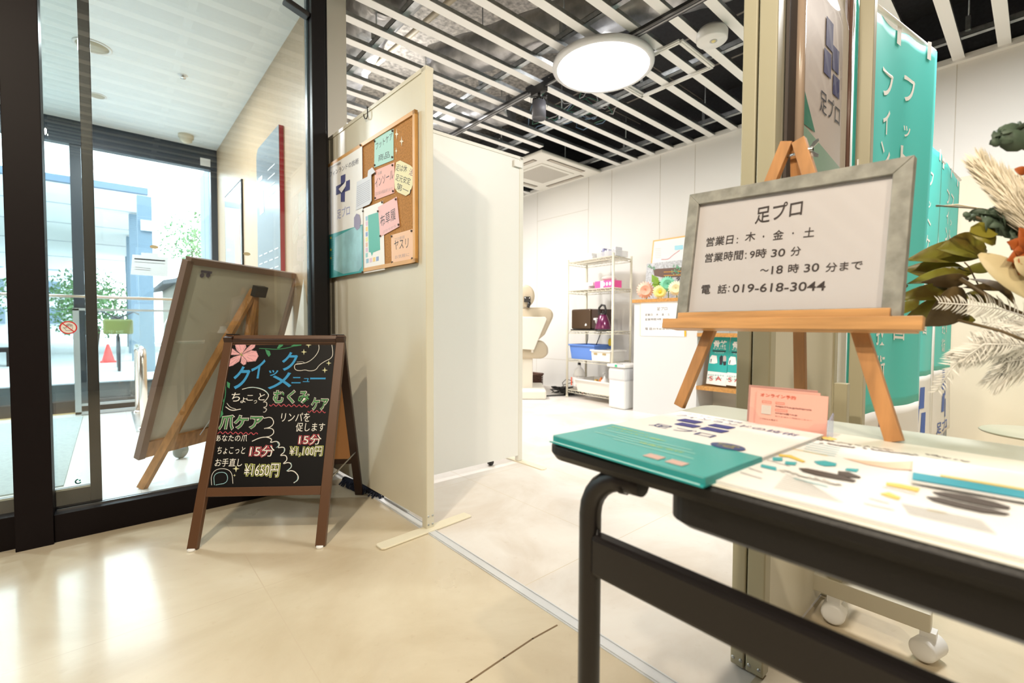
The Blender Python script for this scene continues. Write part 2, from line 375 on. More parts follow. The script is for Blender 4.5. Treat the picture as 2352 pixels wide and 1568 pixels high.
# access hatch frame
c0 = at(1511, 103, z=2.598); c1 = at(1598, 167, z=2.598); c2 = at(1469, 217, z=2.598)
hx0, hx1, hy0, hy1 = 2.80, 3.30, 1.52, 2.16
hx0, hx1 = min(c0.x, c2.x) + .06, c1.x; hy0, hy1 = c0.y - .12, c2.y
hf = MB()
for a, b_ in (((hx0, hy0), (hx1, hy0)), ((hx1, hy0), (hx1, hy1)), ((hx1, hy1), (hx0, hy1)), ((hx0, hy1), (hx0, hy0))):
    hf.bar((a[0], a[1], 2.592), (b_[0], b_[1], 2.592), .035, .012).bar((a[0], a[1], 2.583), (b_[0], b_[1], 2.583), .012, .008)
tag(hf.build('hatch_frame', m_white), 'square white access hatch frame fixed under the ceiling grid', 'ceiling hatch')
# round lamp
L0 = (2.54, 1.99, 2.538)
lp = thing('ceiling_lamp', 'large round glowing ceiling lamp under the metal grid', 'ceiling light', L0)
MB().lathe(L0, [(.300, .02), (.305, -.012), (.322, -.012), (.336, .0), (.336, .022), (.0, .024)], 64).build('rim', mat('lamp_rim', (.75, .76, .78), .35), lp)
MB().lathe(L0, [(0, -.008), (.302, -.008), (.302, .01)], 64).build('diffuser', mat('lamp_glow', (1, .97, .93), .5, emis=7), lp)
# lighting track with spotlight
tr = thing('lighting_track', 'black lighting track running under the ceiling grid', 'lighting track', (2.46, 1.5, 2.57))
MB().box((2.443, -1.5, 2.566), (2.479, 3.75, 2.598)).build('rail', mat('track_black', (.015, .015, .018), .4), tr)
MB().box((2.4415, 2.62, 2.566), (2.443, 3.75, 2.577)).box((2.4415, -1.5, 2.566), (2.443, 2.2, 2.577)).box((2.455, -1.5, 2.5645), (2.467, 3.75, 2.566)).build('contact_strip', mat('track_grey', (.35, .35, .36), .35, .6), tr)
sx, sy = 2.462, 2.52
sp = thing('spotlight', 'dark grey cylinder spotlight hanging from the black track', 'spotlight', (sx, sy, 2.36))
gm = mat('spot_grey', (.11, .11, .13), .45)
MB().box((sx - .02, sy - .07, 2.535), (sx + .02, sy + .07, 2.566)).cyl((sx, sy, 2.51), (sx, sy, 2.54), .012).build('adapter', m_dark, sp)
dv = V((.753, -.658, 0))
y_ = MB().bar(V((sx, sy, 2.512)) - dv * .062, V((sx, sy, 2.512)) + dv * .062, .014, .004)
for s_ in (-1, 1): y_.bar(V((sx, sy, 2.512)) + dv * .061 * s_, V((sx, sy, 2.44)) + dv * .061 * s_, .014, .003, dv)
y_.build('yoke', m_dark, sp)
MB().lathe((sx, sy, 2.35), [(0, .012), (.044, .010), (.046, 0), (.052, 0), (.052, .125), (.0, .125)], 32).build('body', gm, sp)
fn = MB()
for k in range(16):
    a = math.pi * k / 8; fn.bar((sx + .02 * math.cos(a), sy + .02 * math.sin(a), 2.483), (sx + .05 * math.cos(a), sy + .05 * math.sin(a), 2.483), .003, .022)
fn.build('cooling_fins', m_dark, sp)
# emergency light drum
e0 = (2.80, 1.365, 2.53)
em = thing('emergency_light', 'white drum shaped emergency light under the ceiling grid', 'emergency light', e0)
MB().lathe(e0, [(0, 0), (.082, 0), (.088, .006), (.090, .05), (.078, .072), (0, .072)], 40).build('housing', m_plastic, em)
MB().lathe((e0[0], e0[1] - .01, e0[2]), [(0, -.008), (.008, -.007), (.014, 0)], 16).build('lens', mat('amber_led', (.8, .7, .3), .3), em)
rn = MB().lathe((e0[0], e0[1] - .01, e0[2] - .0005), [(.014, 0), (.022, 0), (.022, -.001), (.014, -.001)], 20); rn.build('lens_ring', mat('grey_print', (.5, .5, .5), .5), em)
# air conditioner cassette
ax0, ax1, ay0, ay1, az = 3.36, 4.33, 3.395, 4.37, 2.565
ac = thing('air_conditioner', 'square white air conditioner cassette in the ceiling by the back wall', 'air conditioner', (3.85, 3.88, az))
MB().box((ax0, ay0, az), (ax1, ay1, az + .035)).build('panel', mat('ac_white', (.80, .78, .72), .4), ac, bevel=.012)
MB().box((ax0 + .22, ay0 + .22, az - .008), (ax1 - .22, ay1 - .22, az)).build('bezel', mat('ac_white', (.8, .78, .72)), ac, bevel=.004)
gr = MB()
for k in range(24): yy = ay0 + .265 + k * .0185; gr.box((ax0 + .26, yy, az - .012), (ax1 - .26, yy + .011, az - .008))
gr.build('grille', mat('ac_grille', (.60, .57, .52), .5), ac)
for lo, hi in (((ax0 + .2, ay0 + .07), (ax1 - .2, ay0 + .13)), ((ax0 + .2, ay1 - .13), (ax1 - .2, ay1 - .07)), ((ax0 + .07, ay0 + .2), (ax0 + .13, ay1 - .2)), ((ax1 - .13, ay0 + .2), (ax1 - .07, ay1 - .2))):
    s_ = MB().box((lo[0], lo[1], az - .002), (hi[0], hi[1], az + .001)).build('air_slot', mat('slot_dark', (.10, .07, .05), .5), ac)
    MB().box((lo[0] + .012, lo[1] + .012, az - .005), (hi[0] - .012, hi[1] - .012, az - .002)).build('flap', mat('ac_flap', (.5, .45, .38), .5), s_)
# second white unit seen over the partition
tag(box((2.66, 4.45, 2.54), (3.28, 5.2, 2.60)).build('ceiling_unit', mat('ac_white', (.8, .78, .72)), bevel=.01), 'flat white ceiling unit seen just above the partition panel', 'ceiling unit')
# ducts and pipes in the void
def wrinkle(p, q, r, seg=28, n=26, amp=.12):
    p, q = V(p), V(q); pts = []; rs = []
    for i in range(n + 1):
        pts.append(p.lerp(q, i / n)); rs.append(r * (1 + random.uniform(-amp, amp) * .5))
    m = MB().tube(pts, rs, seg)
    for v in m.v: v += V([random.uniform(-1, 1) * r * amp * .5 for _ in range(3)])
    return m
tag(wrinkle(at(880, -25, z=3.0), at(770, 215, z=3.0), .17).build('foil_duct', m_foil), 'crumpled silver foil duct above the grid beside the door wall', 'duct')
tag(wrinkle((2.0, 3.2, 2.86), (2.85, 1.0, 2.86), .14).build('foil_duct', mat('foil_dark', (.62, .62, .63), .38, .8, var=.4, scale=10, bump=1.0)), 'dull grey foil wrapped duct above the round lamp', 'duct')
tag(wrinkle((2.45, 4.3, 2.84), (2.9, 3.35, 2.84), .12).build('foil_duct', mat('foil_dark', (.3, .3, .31))), 'dull foil wrapped duct near the air conditioner', 'duct')
tag(MB().tube([(1.62, 1.2, 2.98), (1.62, 4.9, 2.98)], .03, 14).build('pipe', mat('pipe_grey', (.62, .64, .66), .4, .2)), 'straight grey pipe above the ceiling grid', 'pipe')
tag(MB().tube([(1.95, 1.0, 3.1), (1.78, 4.9, 3.1)], .022, 14).build('pipe', mat('pipe_cream', (.72, .64, .48), .5)), 'cream insulated pipe above the ceiling grid', 'pipe')
tag(MB().tube([(2.5, -.6, 3.12), (2.05, 2.6, 3.12)], .035, 14).build('pipe', mat('pipe_cream', (.55, .48, .36))), 'thick cream pipe in the void above the round lamp', 'pipe')
tag(MB().bar(at(925, -25, z=3.0), at(795, 230, z=3.0), .10, .02).build('cable_tray', mat('tray', (.10, .09, .09), .6)), 'dark cable tray hanging beside the foil duct', 'cable tray')
rnd = random.Random(3)
for k, (nm, c) in enumerate((('white', (.6, .6, .62)), ('green', (.08, .25, .17)), ('blue', (.25, .4, .6)))):
    m = MB()
    for j in range(4):
        x, y = 2.95 + .12 * j + .05 * k, 2.9 + .1 * k - .05 * j; pts = []
        for i in range(13): t = i / 12; pts.append((x + .25 * t + rnd.uniform(-.03, .03), y + .25 * math.sin(t * 5 + j), 2.93 - .22 * math.sin(math.pi * t) + rnd.uniform(-.02, .02)))
        m.tube(pts, .004, 5)
    tag(m.build('cable_bundle', mat('cable_' + nm, c, .5)), nm + ' loose cables drooping in the ceiling void', 'cables')

# ================================================================= ENTRANCE GLASS WALL
d = thing('door_1', 'bronze framed glass door wall of the entrance', 'door', (0, 2.38, 0)); struct(d)
MB().box((.758, 2.335, 0), (.822, 2.42, 2.6)).box((.842, 2.42, 0), (.862, 2.655, 2.6)).box((.842, 2.640, 0), (.889, 2.6595, 2.6)).build('jamb', m_black, d, bevel=.002)
MB().box((.750, 2.385, .10), (.758, 2.415, 2.45)).build('glazing_bead', mat('bead', (.05, .08, .10), .25), d)
MB().box((-.262, 2.330, 0), (-.166, 2.43, 2.6)).build('post', m_brown, d, bevel=.002)
MB().box((-.166, 2.345, 0), (.758, 2.425, .102)).box((-.168, 2.335, 2.45), (.758, 2.425, 2.6)).build('rail', m_brown, d, bevel=.002)
MB().box((-2.6, 2.37, 0), (-.262, 2.43, .118)).box((-2.6, 2.37, 2.45), (-.262, 2.43, 2.6)).build('side_rail', m_brown, d, bevel=.002)
MB().box((-.160, 2.385, .102), (.752, 2.392, .108)).build('sill_strip', m_steel, d)
MB().box((-.166, 2.398, .10), (.752, 2.406, 2.45)).build('glass_pane', m_glass, d)
MB().box((-2.6, 2.398, .118), (-.262, 2.406, 2.45)).build('glass_pane', m_glass, d)
d2 = thing('door_2', 'sliding glass leaf behind the fixed pane', 'door', (-.1, 2.455, 0)); struct(d2)
MB().box((-.068, 2.445, .09), (-.034, 2.475, 2.45)).box((-.9, 2.445, .09), (-.068, 2.475, .165)).build('stile', mat('stile_grey', (.035, .03, .03), .4), d2, bevel=.002)
MB().box((-.9, 2.452, .168), (-.069, 2.460, 2.45)).build('glass_pane', m_glass, d2)
MB().box((-.9, 2.443, .160), (-.068, 2.447, .168)).build('sill_strip', m_steel, d2)
tag(MB().bar((.645, 2.37, 2.315), (.757, 2.37, 2.285), .05, .022).build('door_sensor', m_dark, bevel=.006), 'small dark door sensor at the top corner of the glass', 'door sensor')
gp = PL((0, 2.397, 0), (1, 0, 0), (0, 0, 1))
def circ(pl, u, v, ru, rv, n=32): return [(u + ru * math.cos(2 * math.pi * i / n), v + rv * math.sin(2 * math.pi * i / n)) for i in range(n)]
# no-touch sticker
u, v = gp.uv(157, 752)
st = thing('sticker', 'round no touching sticker with crossed out hand on the glass', 'sticker', gp.p(u, v)); m_red = mat('red_ink', (.62, .03, .03), .5)
MB().poly(gp, circ(gp, u, v, .0245, .0245)).build('disc', mat('sticker_white', (.78, .76, .72), .6), st)
r_ = MB()
for i in range(40):
    a0, a1 = 2 * math.pi * i / 40, 2 * math.pi * (i + 1) / 40
    r_.poly(gp, [(u + .0205 * math.cos(a0), v + .0205 * math.sin(a0)), (u + .0245 * math.cos(a0), v + .0245 * math.sin(a0)), (u + .0245 * math.cos(a1), v + .0245 * math.sin(a1)), (u + .0205 * math.cos(a1), v + .0205 * math.sin(a1))], .0014)
r_.stroke(gp, [(u - .015, v + .015), (u + .015, v - .015)], .0032, .002); r_.build('prohibition_ring', m_red, st)
h_ = MB(); s1 = [(-.014, .0), (-.010, -.004), (-.006, -.011), (.008, -.011), (.011, -.004), (.011, .010), (.008, .011), (.007, .002), (.006, .013), (.003, .014), (.002, .003), (.001, .014), (-.002, .013), (-.002, .002), (-.004, .011), (-.006, .010), (-.006, -.002), (-.014, .0)]
h_.stroke(gp, [(u + a, v + b_) for a, b_ in s1], .0011, .0012); h_.build('hand_outline', m_ink, st)
m_dot = mat('dot_beige', (.50, .44, .28), .6)
for cx, cy, nm in ((354, 567, 'left of the A board'), (567, 583, 'in front of the framed poster')):
    u, v = gp.uv(cx, cy); o = circ(gp, u, v, .014, .0075)
    if cx > 500: o = circ(gp, u, v, .0145, .0075)
    tag(MB().poly(gp, o).build('glass_marker', m_dot), 'beige oval collision marker on the glass, ' + nm, 'glass marker')
u, v = gp.uv(180, 1105); lg = MB(); arc = [(u + .008 * math.cos(a), v + .008 * math.sin(a)) for a in [math.radians(100 + 22 * i) for i in range(11)]]
lg.stroke(gp, arc, .004, .001).poly(gp, circ(gp, u + .004, v + .003, .003, .003), .001)
tag(lg.build('glass_logo', mat('green_ink', (0, .28, .22), .5)), 'small green curl logo low on the glass', 'logo sticker')

# ================================================================= VESTIBULE
wn = thing('window_1', 'dark framed glass front of the vestibule', 'window', (0, 5.72, 0)); struct(wn)
m_blue = mat('slate_frame', (.035, .045, .06), .35)
MB().box((-2.6, 5.68, 2.39), (.878, 5.77, 2.6)).build('header', m_blue, wn)
MB().box((.822, 5.69, 0), (.878, 5.77, 2.39)).build('jamb', m_blue, wn)
MB().box((-.235, 5.69, .1), (-.125, 5.75, 2.39)).build('stile', m_blue, wn)
MB().box((-.125, 5.70, .1), (-.112, 5.74, 2.39)).build('edge_strip', m_plastic, wn)
MB().box((-2.6, 5.68, 0), (.878, 5.77, .105)).build('sill', mat('sill_brown', (.04, .028, .025), .4), wn)
MB().box((-2.6, 5.722, .105), (-.235, 5.728, 2.39)).build('glass_pane', m_glass, wn); MB().box((-.112, 5.722, .105), (.822, 5.728, 2.39)).build('glass_pane', m_glass, wn)
MB().box((-2.6, 5.62, 0), (.878, 5.68, .004)).build('floor_strip', mat('strip_tan', (.62, .48, .25), .5), wn)
pl5 = PL((0, 5.675, 0), (1, 0, 0), (0, 0, 1))
m_ = MB(); a = pl5.uv(460, 377); b_ = pl5.uv(483, 366); tag(m_.rect(pl5, a[0], a[1] - .01, b_[0], b_[1]).build('door_label', m_paper), 'tiny white label on the dark header of the glass front', 'label')
pf = PL((0, 5.715, 0), (1, 0, 0), (0, 0, 1)); nt_ = thing('notice', 'translucent paper notice taped on the far glass front', 'notice', pf.p(*pf.uv(345, 610)))
MB().ppoly(pf, [(304, 584), (386, 591), (386, 636), (300, 630)]).ppoly(pf, [(324, 580), (364, 582), (364, 590), (324, 588)], .0004).build('sheet', mat('notice_grey', (.66, .70, .72), .6), nt_)
z_ = MB()
for i, (a, b_) in enumerate(((596, 596), (603, 603), (615, 614), (620, 618))):
    z_.pstroke(pf, [(310, a - 2), (378 if i < 2 else 345, b_ + 3)], .004 if i else .012, .001)
z_.build('print', mat('faint_ink', (.42, .45, .48), .6), nt_)
# ceiling fittings
def downlight(x, y, r, label):
    t = thing('downlight', label, 'ceiling light', (x, y, 2.6))
    MB().lathe((x, y, 2.6), [(r * .82, .0), (r * .86, -.006), (r, -.004), (r, 0)], 36).build('trim_ring', m_white, t)
    MB().lathe((x, y, 2.599), [(0, -.0005), (r * .83, -.0005), (r * .83, 0)], 36).build('diffuser', mat('diffuser_beige', (.50, .45, .33), .5), t)
downlight(-.045, 4.10, .10, 'larger round ceiling fitting of the vestibule, nearer the glass')
downlight(-.035, 4.95, .058, 'smaller round downlight of the vestibule ceiling')
sp_ = at(420, 173, z=2.6); t = thing('sprinkler', 'small metal sprinkler on the vestibule ceiling', 'sprinkler', sp_)
MB().lathe(sp_, [(0, -.004), (.03, -.003), (.032, 0)], 20).build('escutcheon', m_plastic, t); MB().lathe(sp_, [(.007, -.003), (.007, -.016), (.018, -.017), (.018, -.02), (0, -.021)], 12).build('head', m_chrome, t)
sm_ = at(427, 310, z=2.6); t = thing('smoke_detector', 'cream smoke detector on the vestibule ceiling by the header', 'smoke detector', sm_)
MB().lathe(sm_, [(.062, 0), (.062, -.03), (.050, -.036), (.048, -.06), (.02, -.078), (0, -.08)], 28).build('housing', mat('detector', (.66, .60, .46), .4), t)
# signs on the veneer wall
t = thing('wall_sign', 'tall rounded wall sign with grey face and red edge in the vestibule', 'wall sign', (.862, 3.55, 1.1))
def sgn(x0, x1, inset=0):
    y0, y1, z0, z1, r = 3.27, 3.87, .95, 2.09, .07; p = [(y0 + inset, z0), (y0 + inset, z1)]
    for i in range(7): a = math.radians(90 - 15 * i); p.append((y1 - r + r * math.cos(a), z1 - r + r * math.sin(a)))
    p.append((y1, z0)); return MB().plate([(x0, a, b_) for a, b_ in p], x1 - x0, (1, 0, 0))
sgn(.852, .878).build('edge', mat('sign_red', (.42, .02, .04), .4), t); sgn(.8495, .852).build('face', mat('sign_grey', (.27, .31, .34), .2), t)
pw = PL((.849, 3.87, 0), (0, -1, 0), (0, 0, 1)); s_ = MB()
for i in range(4): s_.rect(pw, .32, 1.86 - i * .06, .50, 1.868 - i * .06)
s_.rect(pw, .06, 1.84, .17, 1.87); s_.rect(pw, .09, 1.6, .2, 1.76)
for i in range(6):
    for j in range(4): s_.rect(pw, .05 + j * .14, 1.30 - i * .06, .14 + j * .14, 1.308 - i * .06)
s_.build('print', mat('sign_white', (.75, .78, .8), .5), t)
t = thing('framed_poster', 'thin black framed poster on the oak wall of the vestibule', 'framed poster', (.87, 4.85, 1.1))
MB().box((.866, 4.48, .85), (.878, 5.22, 2.03)).build('frame', m_black, t)
MB().box((.864, 4.50, .87), (.866, 5.20, 2.01)).build('poster', mat('poster_white', (.66, .66, .66), .12, coat=1), t)
pw = PL((.8636, 5.22, 0), (0, -1, 0), (0, 0, 1))
MB().rect(pw, .46, 1.30, .68, 1.66).build('red_print', mat('pink_print', (.75, .40, .33), .4), t)
# door mat
tag(box((-1.2, 3.14, 0), (-.185, 5.40, .006)).build('door_mat', mat('mat_grey', (.40, .47, .48), .9, var=.15, scale=60)), 'large grey entrance mat on the vestibule floor', 'door mat')
# chrome rails
m_rail = mat('rail_chrome', (.78, .68, .60), .2, 1)
tag(MB().tube([(-2.4, 5.60, 1.04), (.86, 5.60, 1.04)], .014, 12).build('handrail', m_rail), 'long thin chrome rail across the glass front', 'handrail')
t = thing('hoop_rail', 'polished chrome hoop rail standing on the vestibule floor', 'hoop rail', (.19, 4.9, 0))
y0, y1, xx, zt = 4.42, 5.30, .185, .60
MB().tube([(xx, y0, .01), (xx, y0, zt - .06), (xx, y0 + .02, zt - .02), (xx, y0 + .06, zt), (xx, y1 - .06, zt), (xx, y1 - .02, zt - .02), (xx, y1, zt - .06), (xx, y1, .01)], .024, 14).build('hoop', m_rail, t)
MB().box((xx - .05, y0 - .06, 0), (xx + .06, y1 + .06, .012)).build('base_plate', m_steel, t)
MB().lathe((xx, y0, .012), [(.04, 0), (.036, .015), (.024, .018)], 16).build('collar', m_rail, t); MB().lathe((xx, y1, .012), [(.04, 0), (.036, .015), (.024, .018)], 16).build('collar', m_rail, t)
t = thing('barrier_frame', 'grey metal framed glass barrier in front of the glass front', 'barrier', (.13, 5.5, 0))
f_ = MB().box((-.235, 5.48, 0), (-.195, 5.52, .93)).box((.44, 5.48, 0), (.48, 5.52, .93)).box((-.235, 5.48, .915), (.48, 5.52, .935)).box((-.235, 5.48, .01), (.48, 5.52, .03)).box((-.235, 5.485, .08), (.48, 5.515, .10))
f_.build('frame', mat('barrier_grey', (.50, .52, .52), .35, .6), t); MB().box((-.195, 5.497, .10), (.44, 5.503, .915)).build('glass_pane', m_glass, t)
# ---- rolling board in the vestibule
BL = at(320, 1052, z=.13); d0 = (at(475, 1000, z=.13) - BL).normalized()
a = math.radians(-12); dd = V((d0.x * math.cos(a) - d0.y * math.sin(a), d0.x * math.sin(a) + d0.y * math.cos(a), 0)); hh = V((dd.y, -dd.x, 0))
t_ = math.radians(19); uu = hh * math.sin(t_) + V((0, 0, math.cos(t_)))
bp = PL(BL, dd, uu)
bw = bp.uv(676, 632)[0] + .02; bh = bp.uv(560, 616)[1]
t = thing('notice_board', 'large leaning board on a wooden easel with castors behind the glass', 'notice board', (BL.x, BL.y, 0))
m_bf = mat('board_frame', (.22, .13, .09), .5); m_bb = mat('board_back', (.66, .62, .52), .55, var=.06, scale=3)
bp2 = PL(BL, dd, uu); nn_ = bp2.n if bp2.n.dot(CAM - BL) > 0 else -bp2.n
def bq(u, v, e=0): return BL + dd * u + uu * v + nn_ * e
MB().plate([bq(.02, .02), bq(bw - .02, .02), bq(bw - .02, bh - .02), bq(.02, bh - .02)], -.02, nn_).build('panel', m_bb, t)
f_ = MB(); fw_ = .032
for p, q, s_ in ((bq(0, 0), bq(0, bh), dd), (bq(bw, 0), bq(bw, bh), dd), (bq(0, bh), bq(bw, bh), uu)): f_.bar(p, q, .035, fw_, s_)
f_.build('frame', m_bf, t); MB().bar(bq(0, .045), bq(bw, .045), .03, .085, uu).build('bottom_rail', m_wood, t)
foot = at(325, 1122, z=0); ap = bq(*bp.uv(575, 662), .03)
ap_uv = bp.uv(575, 662)
for k, (p, q) in enumerate(((foot, ap), (bq(bw - .10, -.10, .1), ap), (bq(ap_uv[0] + .02, .0, .16), ap))):
    MB().bar(p, q, .022, .042, nn_).build('leg', m_wood, t)
MB().bar(bq(ap_uv[0] - .03, ap_uv[1], .055), bq(ap_uv[0] + .05, ap_uv[1], .055), .03, .06, uu).build('hinge_block', m_dark, t)
wc = at(415, 1026, y=3.36); 
for k, wx in enumerate((0, .42)):
    wc_ = V((wc.x, wc.y, 0)) + dd * wx
    w_ = MB().lathe(wc_ + V((0, 0, .045)) - hh * .012, [(0, 0), (.034, 0), (.045, .004), (.045, .02), (.034, .024), (0, .024)], 24, hh).build('castor', mat('castor_grey', (.28, .29, .25), .5), t)
    MB().box((wc_.x - .02, wc_.y - .02, .06), (wc_.x + .02, wc_.y + .02, .13)).build('fork', m_galv, w_)
pb = PL(bq(0, 0, .004), dd, uu)
if pb.n.dot(CAM - BL) < 0: pb.n = -pb.n
s_ = MB()
for x in (464, 478): 
    a_ = pb.uv(x, 632); s_.poly(pb, [(a_[0] + .012 * math.cos(i), a_[1] + .012 * math.sin(i)) for i in [k * 2 * math.pi / 12 for k in range(12)]])
a_ = pb.uv(462, 622); s_.rect(pb, a_[0], a_[1] - .008, a_[0] + .06, a_[1] + .004)
s_.build('label_print', mat('dim_ink', (.12, .10, .14), .6), t)
MB().tube([bq(.30, .06, .02), bq(.42, .30, .02), bq(.50, .55, .02), bq(.56, .66, .03), bq(.55, .56, .03), bq(.52, .50, .03), bq(.56, .48, .03)], .0022, 5).build('string', m_plastic, t)
# white folded cone-like stand at the veneer wall
cz = at(697, 640, x=.76); t = MB(); cx, cy = cz.x, cz.y
t.add([(cx, cy, cz.z + .0), (cx - .11, cy + .16, 0), (cx + .07, cy + .16, 0), (cx + .09, cy - .13, 0), (cx - .05, cy - .16, 0)], [(0, 1, 4), (0, 4, 3), (0, 3, 2), (0, 2, 1), (1, 2, 3, 4)])
tag(t.build('folded_stand', m_white), 'tall white pointed stand against the oak wall behind the rolling board', 'stand')

# ================================================================= OUTSIDE
dk = mat('deck_out', (.50, .52, .52), .6, var=.1, scale=3, stretch=(.3, 8, 1))
struct(box((-25, 5.78, -.15), (25, 40, -.03)).build('floor', dk), 'pale grey pavement outside the glass front')
ln = MB().box((-6, 8.6, -.03), (3, 8.64, -.028)); struct(ln.build('trim_7', m_white), 'white line on the pavement')
tag(box((-6, 5.85, -.03), (.86, 5.97, .24)).build('step_plinth', mat('plinth', (.06, .07, .08), .5)), 'dark low plinth just outside the glass front', 'plinth')
cn = thing('canopy', 'big white canopy over the forecourt outside', 'canopy', (-3, 14, 3.2))
MB().plate([(-8, 11.5, 3.3), (.62, 11.56, 3.3), (.95, 30, 3.3), (-8, 30, 3.3)], .06, (0, 0, 1)).build('soffit', mat('soffit_out', (.93, .93, .92), .6), cn)
MB().box((-8, 11.42, 3.30), (.62, 11.54, 3.42)).build('fascia', mat('fascia_blue', (.10, .16, .24), .5), cn)
jm = MB()
for y in (13.4, 16, 19.5, 24): jm.box((-8, y, 3.285), (.7, y + .03, 3.3))
jm.build('joint_lines', mat('joint_grey', (.45, .47, .5), .6), cn)
m_pil = mat('pillar_out', (.12, .18, .23), .45)
for k, (x, y, w_, h_) in enumerate(((.50, 10.3, .20, 3.0), (.49, 13.5, .22, 3.25), (.52, 17, .22, 3.25), (.60, 22, .22, 3.25))):
    lab = ['nearest dark pillar of the forecourt, with a pale box fixed near its top', 'second dark pillar outside, behind the nearest', 'third dark pillar of the forecourt row', 'farthest pillar of the forecourt row'][k]
    t = thing('pillar', lab, 'pillar', (x, y, -.03), 'forecourt pillars'); MB().box((x - w_ / 2, y - w_ / 2, -.03), (x + w_ / 2, y + w_ / 2, h_)).build('shaft', m_pil, t)
    if k == 0: MB().box((x - .06, y - .16, 2.40), (x + .12, y - .1, 2.58)).build('light_box', mat('box_grey', (.45, .52, .58), .4), t)
wl = thing('plank_wall', 'grey vertical plank wall outside at the right of the glass', 'wall', (1.0, 6.6, 0))
for k in range(4): MB().box((.93, 5.86 + .36 * k, -.03), (1.1, 6.205 + .36 * k, 3.0 - .1 * k)).build('plank', mat('plank_blue', (.22, .28, .34), .6), wl)
hs = thing('house', 'small house with sloping roof behind the forecourt', 'house', (3, 18, 0))
MB().box((1.55, 17, -.03), (6, 22, 2.2)).build('wall', mat('house_wall', (.55, .50, .42), .8), hs)
MB().plate([(1.2, 16.6, 1.95), (6.5, 16.6, 3.2), (6.5, 22, 3.2), (1.2, 22, 1.95)], .12, (0, 0, 1)).build('roof', mat('house_roof', (.13, .14, .15), .7), hs)
bd = thing('office_building', 'pale grey building far behind the trees outside', 'building', (-4, 34, 0))
MB().box((-14, 34, -.03), (-1.2, 38, 5)).build('wall', mat('far_wall', (.55, .58, .62), .7), bd)
for i in range(6):
    for j in range(3): MB().box((-13 + 2 * i, 33.9, .8 + 1.4 * j), (-11.9 + 2 * i, 34, 1.6 + 1.4 * j)).build('window', mat('far_glass', (.12, .17, .22), .2), bd)
rt_ = random.Random(5)
def tree(x, y, h, r, label):
    t = thing('tree', label, 'tree', (x, y, -.03), 'trees behind the forecourt')
    MB().tube([(x, y, -.03), (x + .1, y, h * .5), (x, y, h * .8)], [.09, .07, .03], 8).build('trunk', mat('bark', (.10, .07, .05), .9), t)
    m = MB()
    for _ in range(1500):
        q = V([rt_.gauss(0, 1) for _ in range(3)]); q.normalize(); q *= r * rt_.uniform(.3, 1); q.z *= .8
        c = V((x, y, h)) + q; a_ = V([rt_.uniform(-1, 1) for _ in range(3)]).normalized(); b_ = a_.orthogonal().normalized(); s_ = r * rt_.uniform(.03, .07)
        m.add([c - a_ * s_, c + b_ * s_ * .5, c + a_ * s_, c - b_ * s_ * .5], [(0, 1, 2, 3)])
    o = m.build('foliage', mat('leaf_out', (.16, .33, .12), .6, var=.5, scale=4), t); return t
tree(2.02, 14.9, 2.95, 1.1, 'light green tree right of the nearest pillar')
tree(-.35, 17.5, 1.2, 1.1, 'low green tree behind the bicycle')
tree(-2.9, 18.0, 1.5, 1.1, 'green tree farther left behind the sliding door')
tree(-.55, 21.5, 1.8, 1.2, 'farthest green tree beside the pillar row')
# bicycle
bx, by = .12, 11.2
bk = thing('bicycle', 'bicycle with yellow basket parked outside beside the traffic cone', 'bicycle', (bx, by, -.03))
m_blk = mat('bike_black', (.03, .03, .035), .5)
for k, y in enumerate((by - .5, by + .55)):
    MB().tube([(bx, y + .3 * math.cos(i * math.pi / 12), .27 + .3 * math.sin(i * math.pi / 12)) for i in range(24)], .022, 8, closed=True).build('wheel', m_blk, bk)
MB().tube([(bx, by - .5, .27), (bx, by - .35, .85)], .018, 8).tube([(bx, by - .4, .7), (bx, by + .15, .3), (bx, by + .55, .27)], .018, 8).tube([(bx, by + .1, .3), (bx, by + .3, .85)], .016, 8).build('frame', m_blk, bk)
MB().tube([(bx - .30, by - .15, .98), (bx - .22, by - .3, 1.02), (bx, by - .35, .90), (bx + .22, by - .3, 1.02), (bx + .30, by - .15, .98)], .014, 8).build('handlebar', m_blk, bk)
MB().box((bx - .2, by - .75, .62), (bx + .2, by - .42, .88)).build('basket', mat('bike_yellow', (.14, .15, .03), .5), bk, bevel=.03)
MB().ball((bx, by + .3, .9), .1, (1, 1.4, .5)).build('saddle', m_blk, bk)
cx, cy = at(248, 824, z=0).x, 13.2; cx = at(248, 800, y=13.2).x
cn_ = thing('traffic_cone', 'small red traffic cone outside beside the bicycle', 'traffic cone', (cx, cy, -.03))
MB().lathe((cx, cy, -.02), [(.11, .02), (.02, .38), (0, .38)], 20).build('cone', mat('cone_red', (.75, .06, .05), .5), cn_); MB().box((cx - .13, cy - .13, -.03), (cx + .13, cy + .13, .0)).build('base', mat('cone_red', (.75, .06, .05)), cn_)
rk = thing('hoop_rack', 'row of pale metal hoops outside by the nearest pillar', 'rack', (.75, 7.6, 0))
for k in range(4):
    x = .74 + .06 * k; y = 7.4 + .22 * k
    MB().tube([(x - .2, y, 0), (x - .2, y, .78), (x - .15, y, .88), (x - .05, y, .93), (x + .3, y, .93)], .02, 8).build('hoop', mat('rack_steel', (.55, .54, .50), .4, .6), rk)
ob = thing('oval_bench', 'pale oval metal frame outside beside the hoop rail', 'bench frame', (.6, 6.7, 0))
for z_, r_ in ((.58, 1), (.50, .85)):
    MB().tube([(.66 + .26 * r_ * math.cos(i * math.pi / 10), 6.7 + .2 * r_ * math.sin(i * math.pi / 10), z_) for i in range(20)], .014, 8, closed=True).build('ring', mat('rack_steel', (.5, .5, .5)), ob)
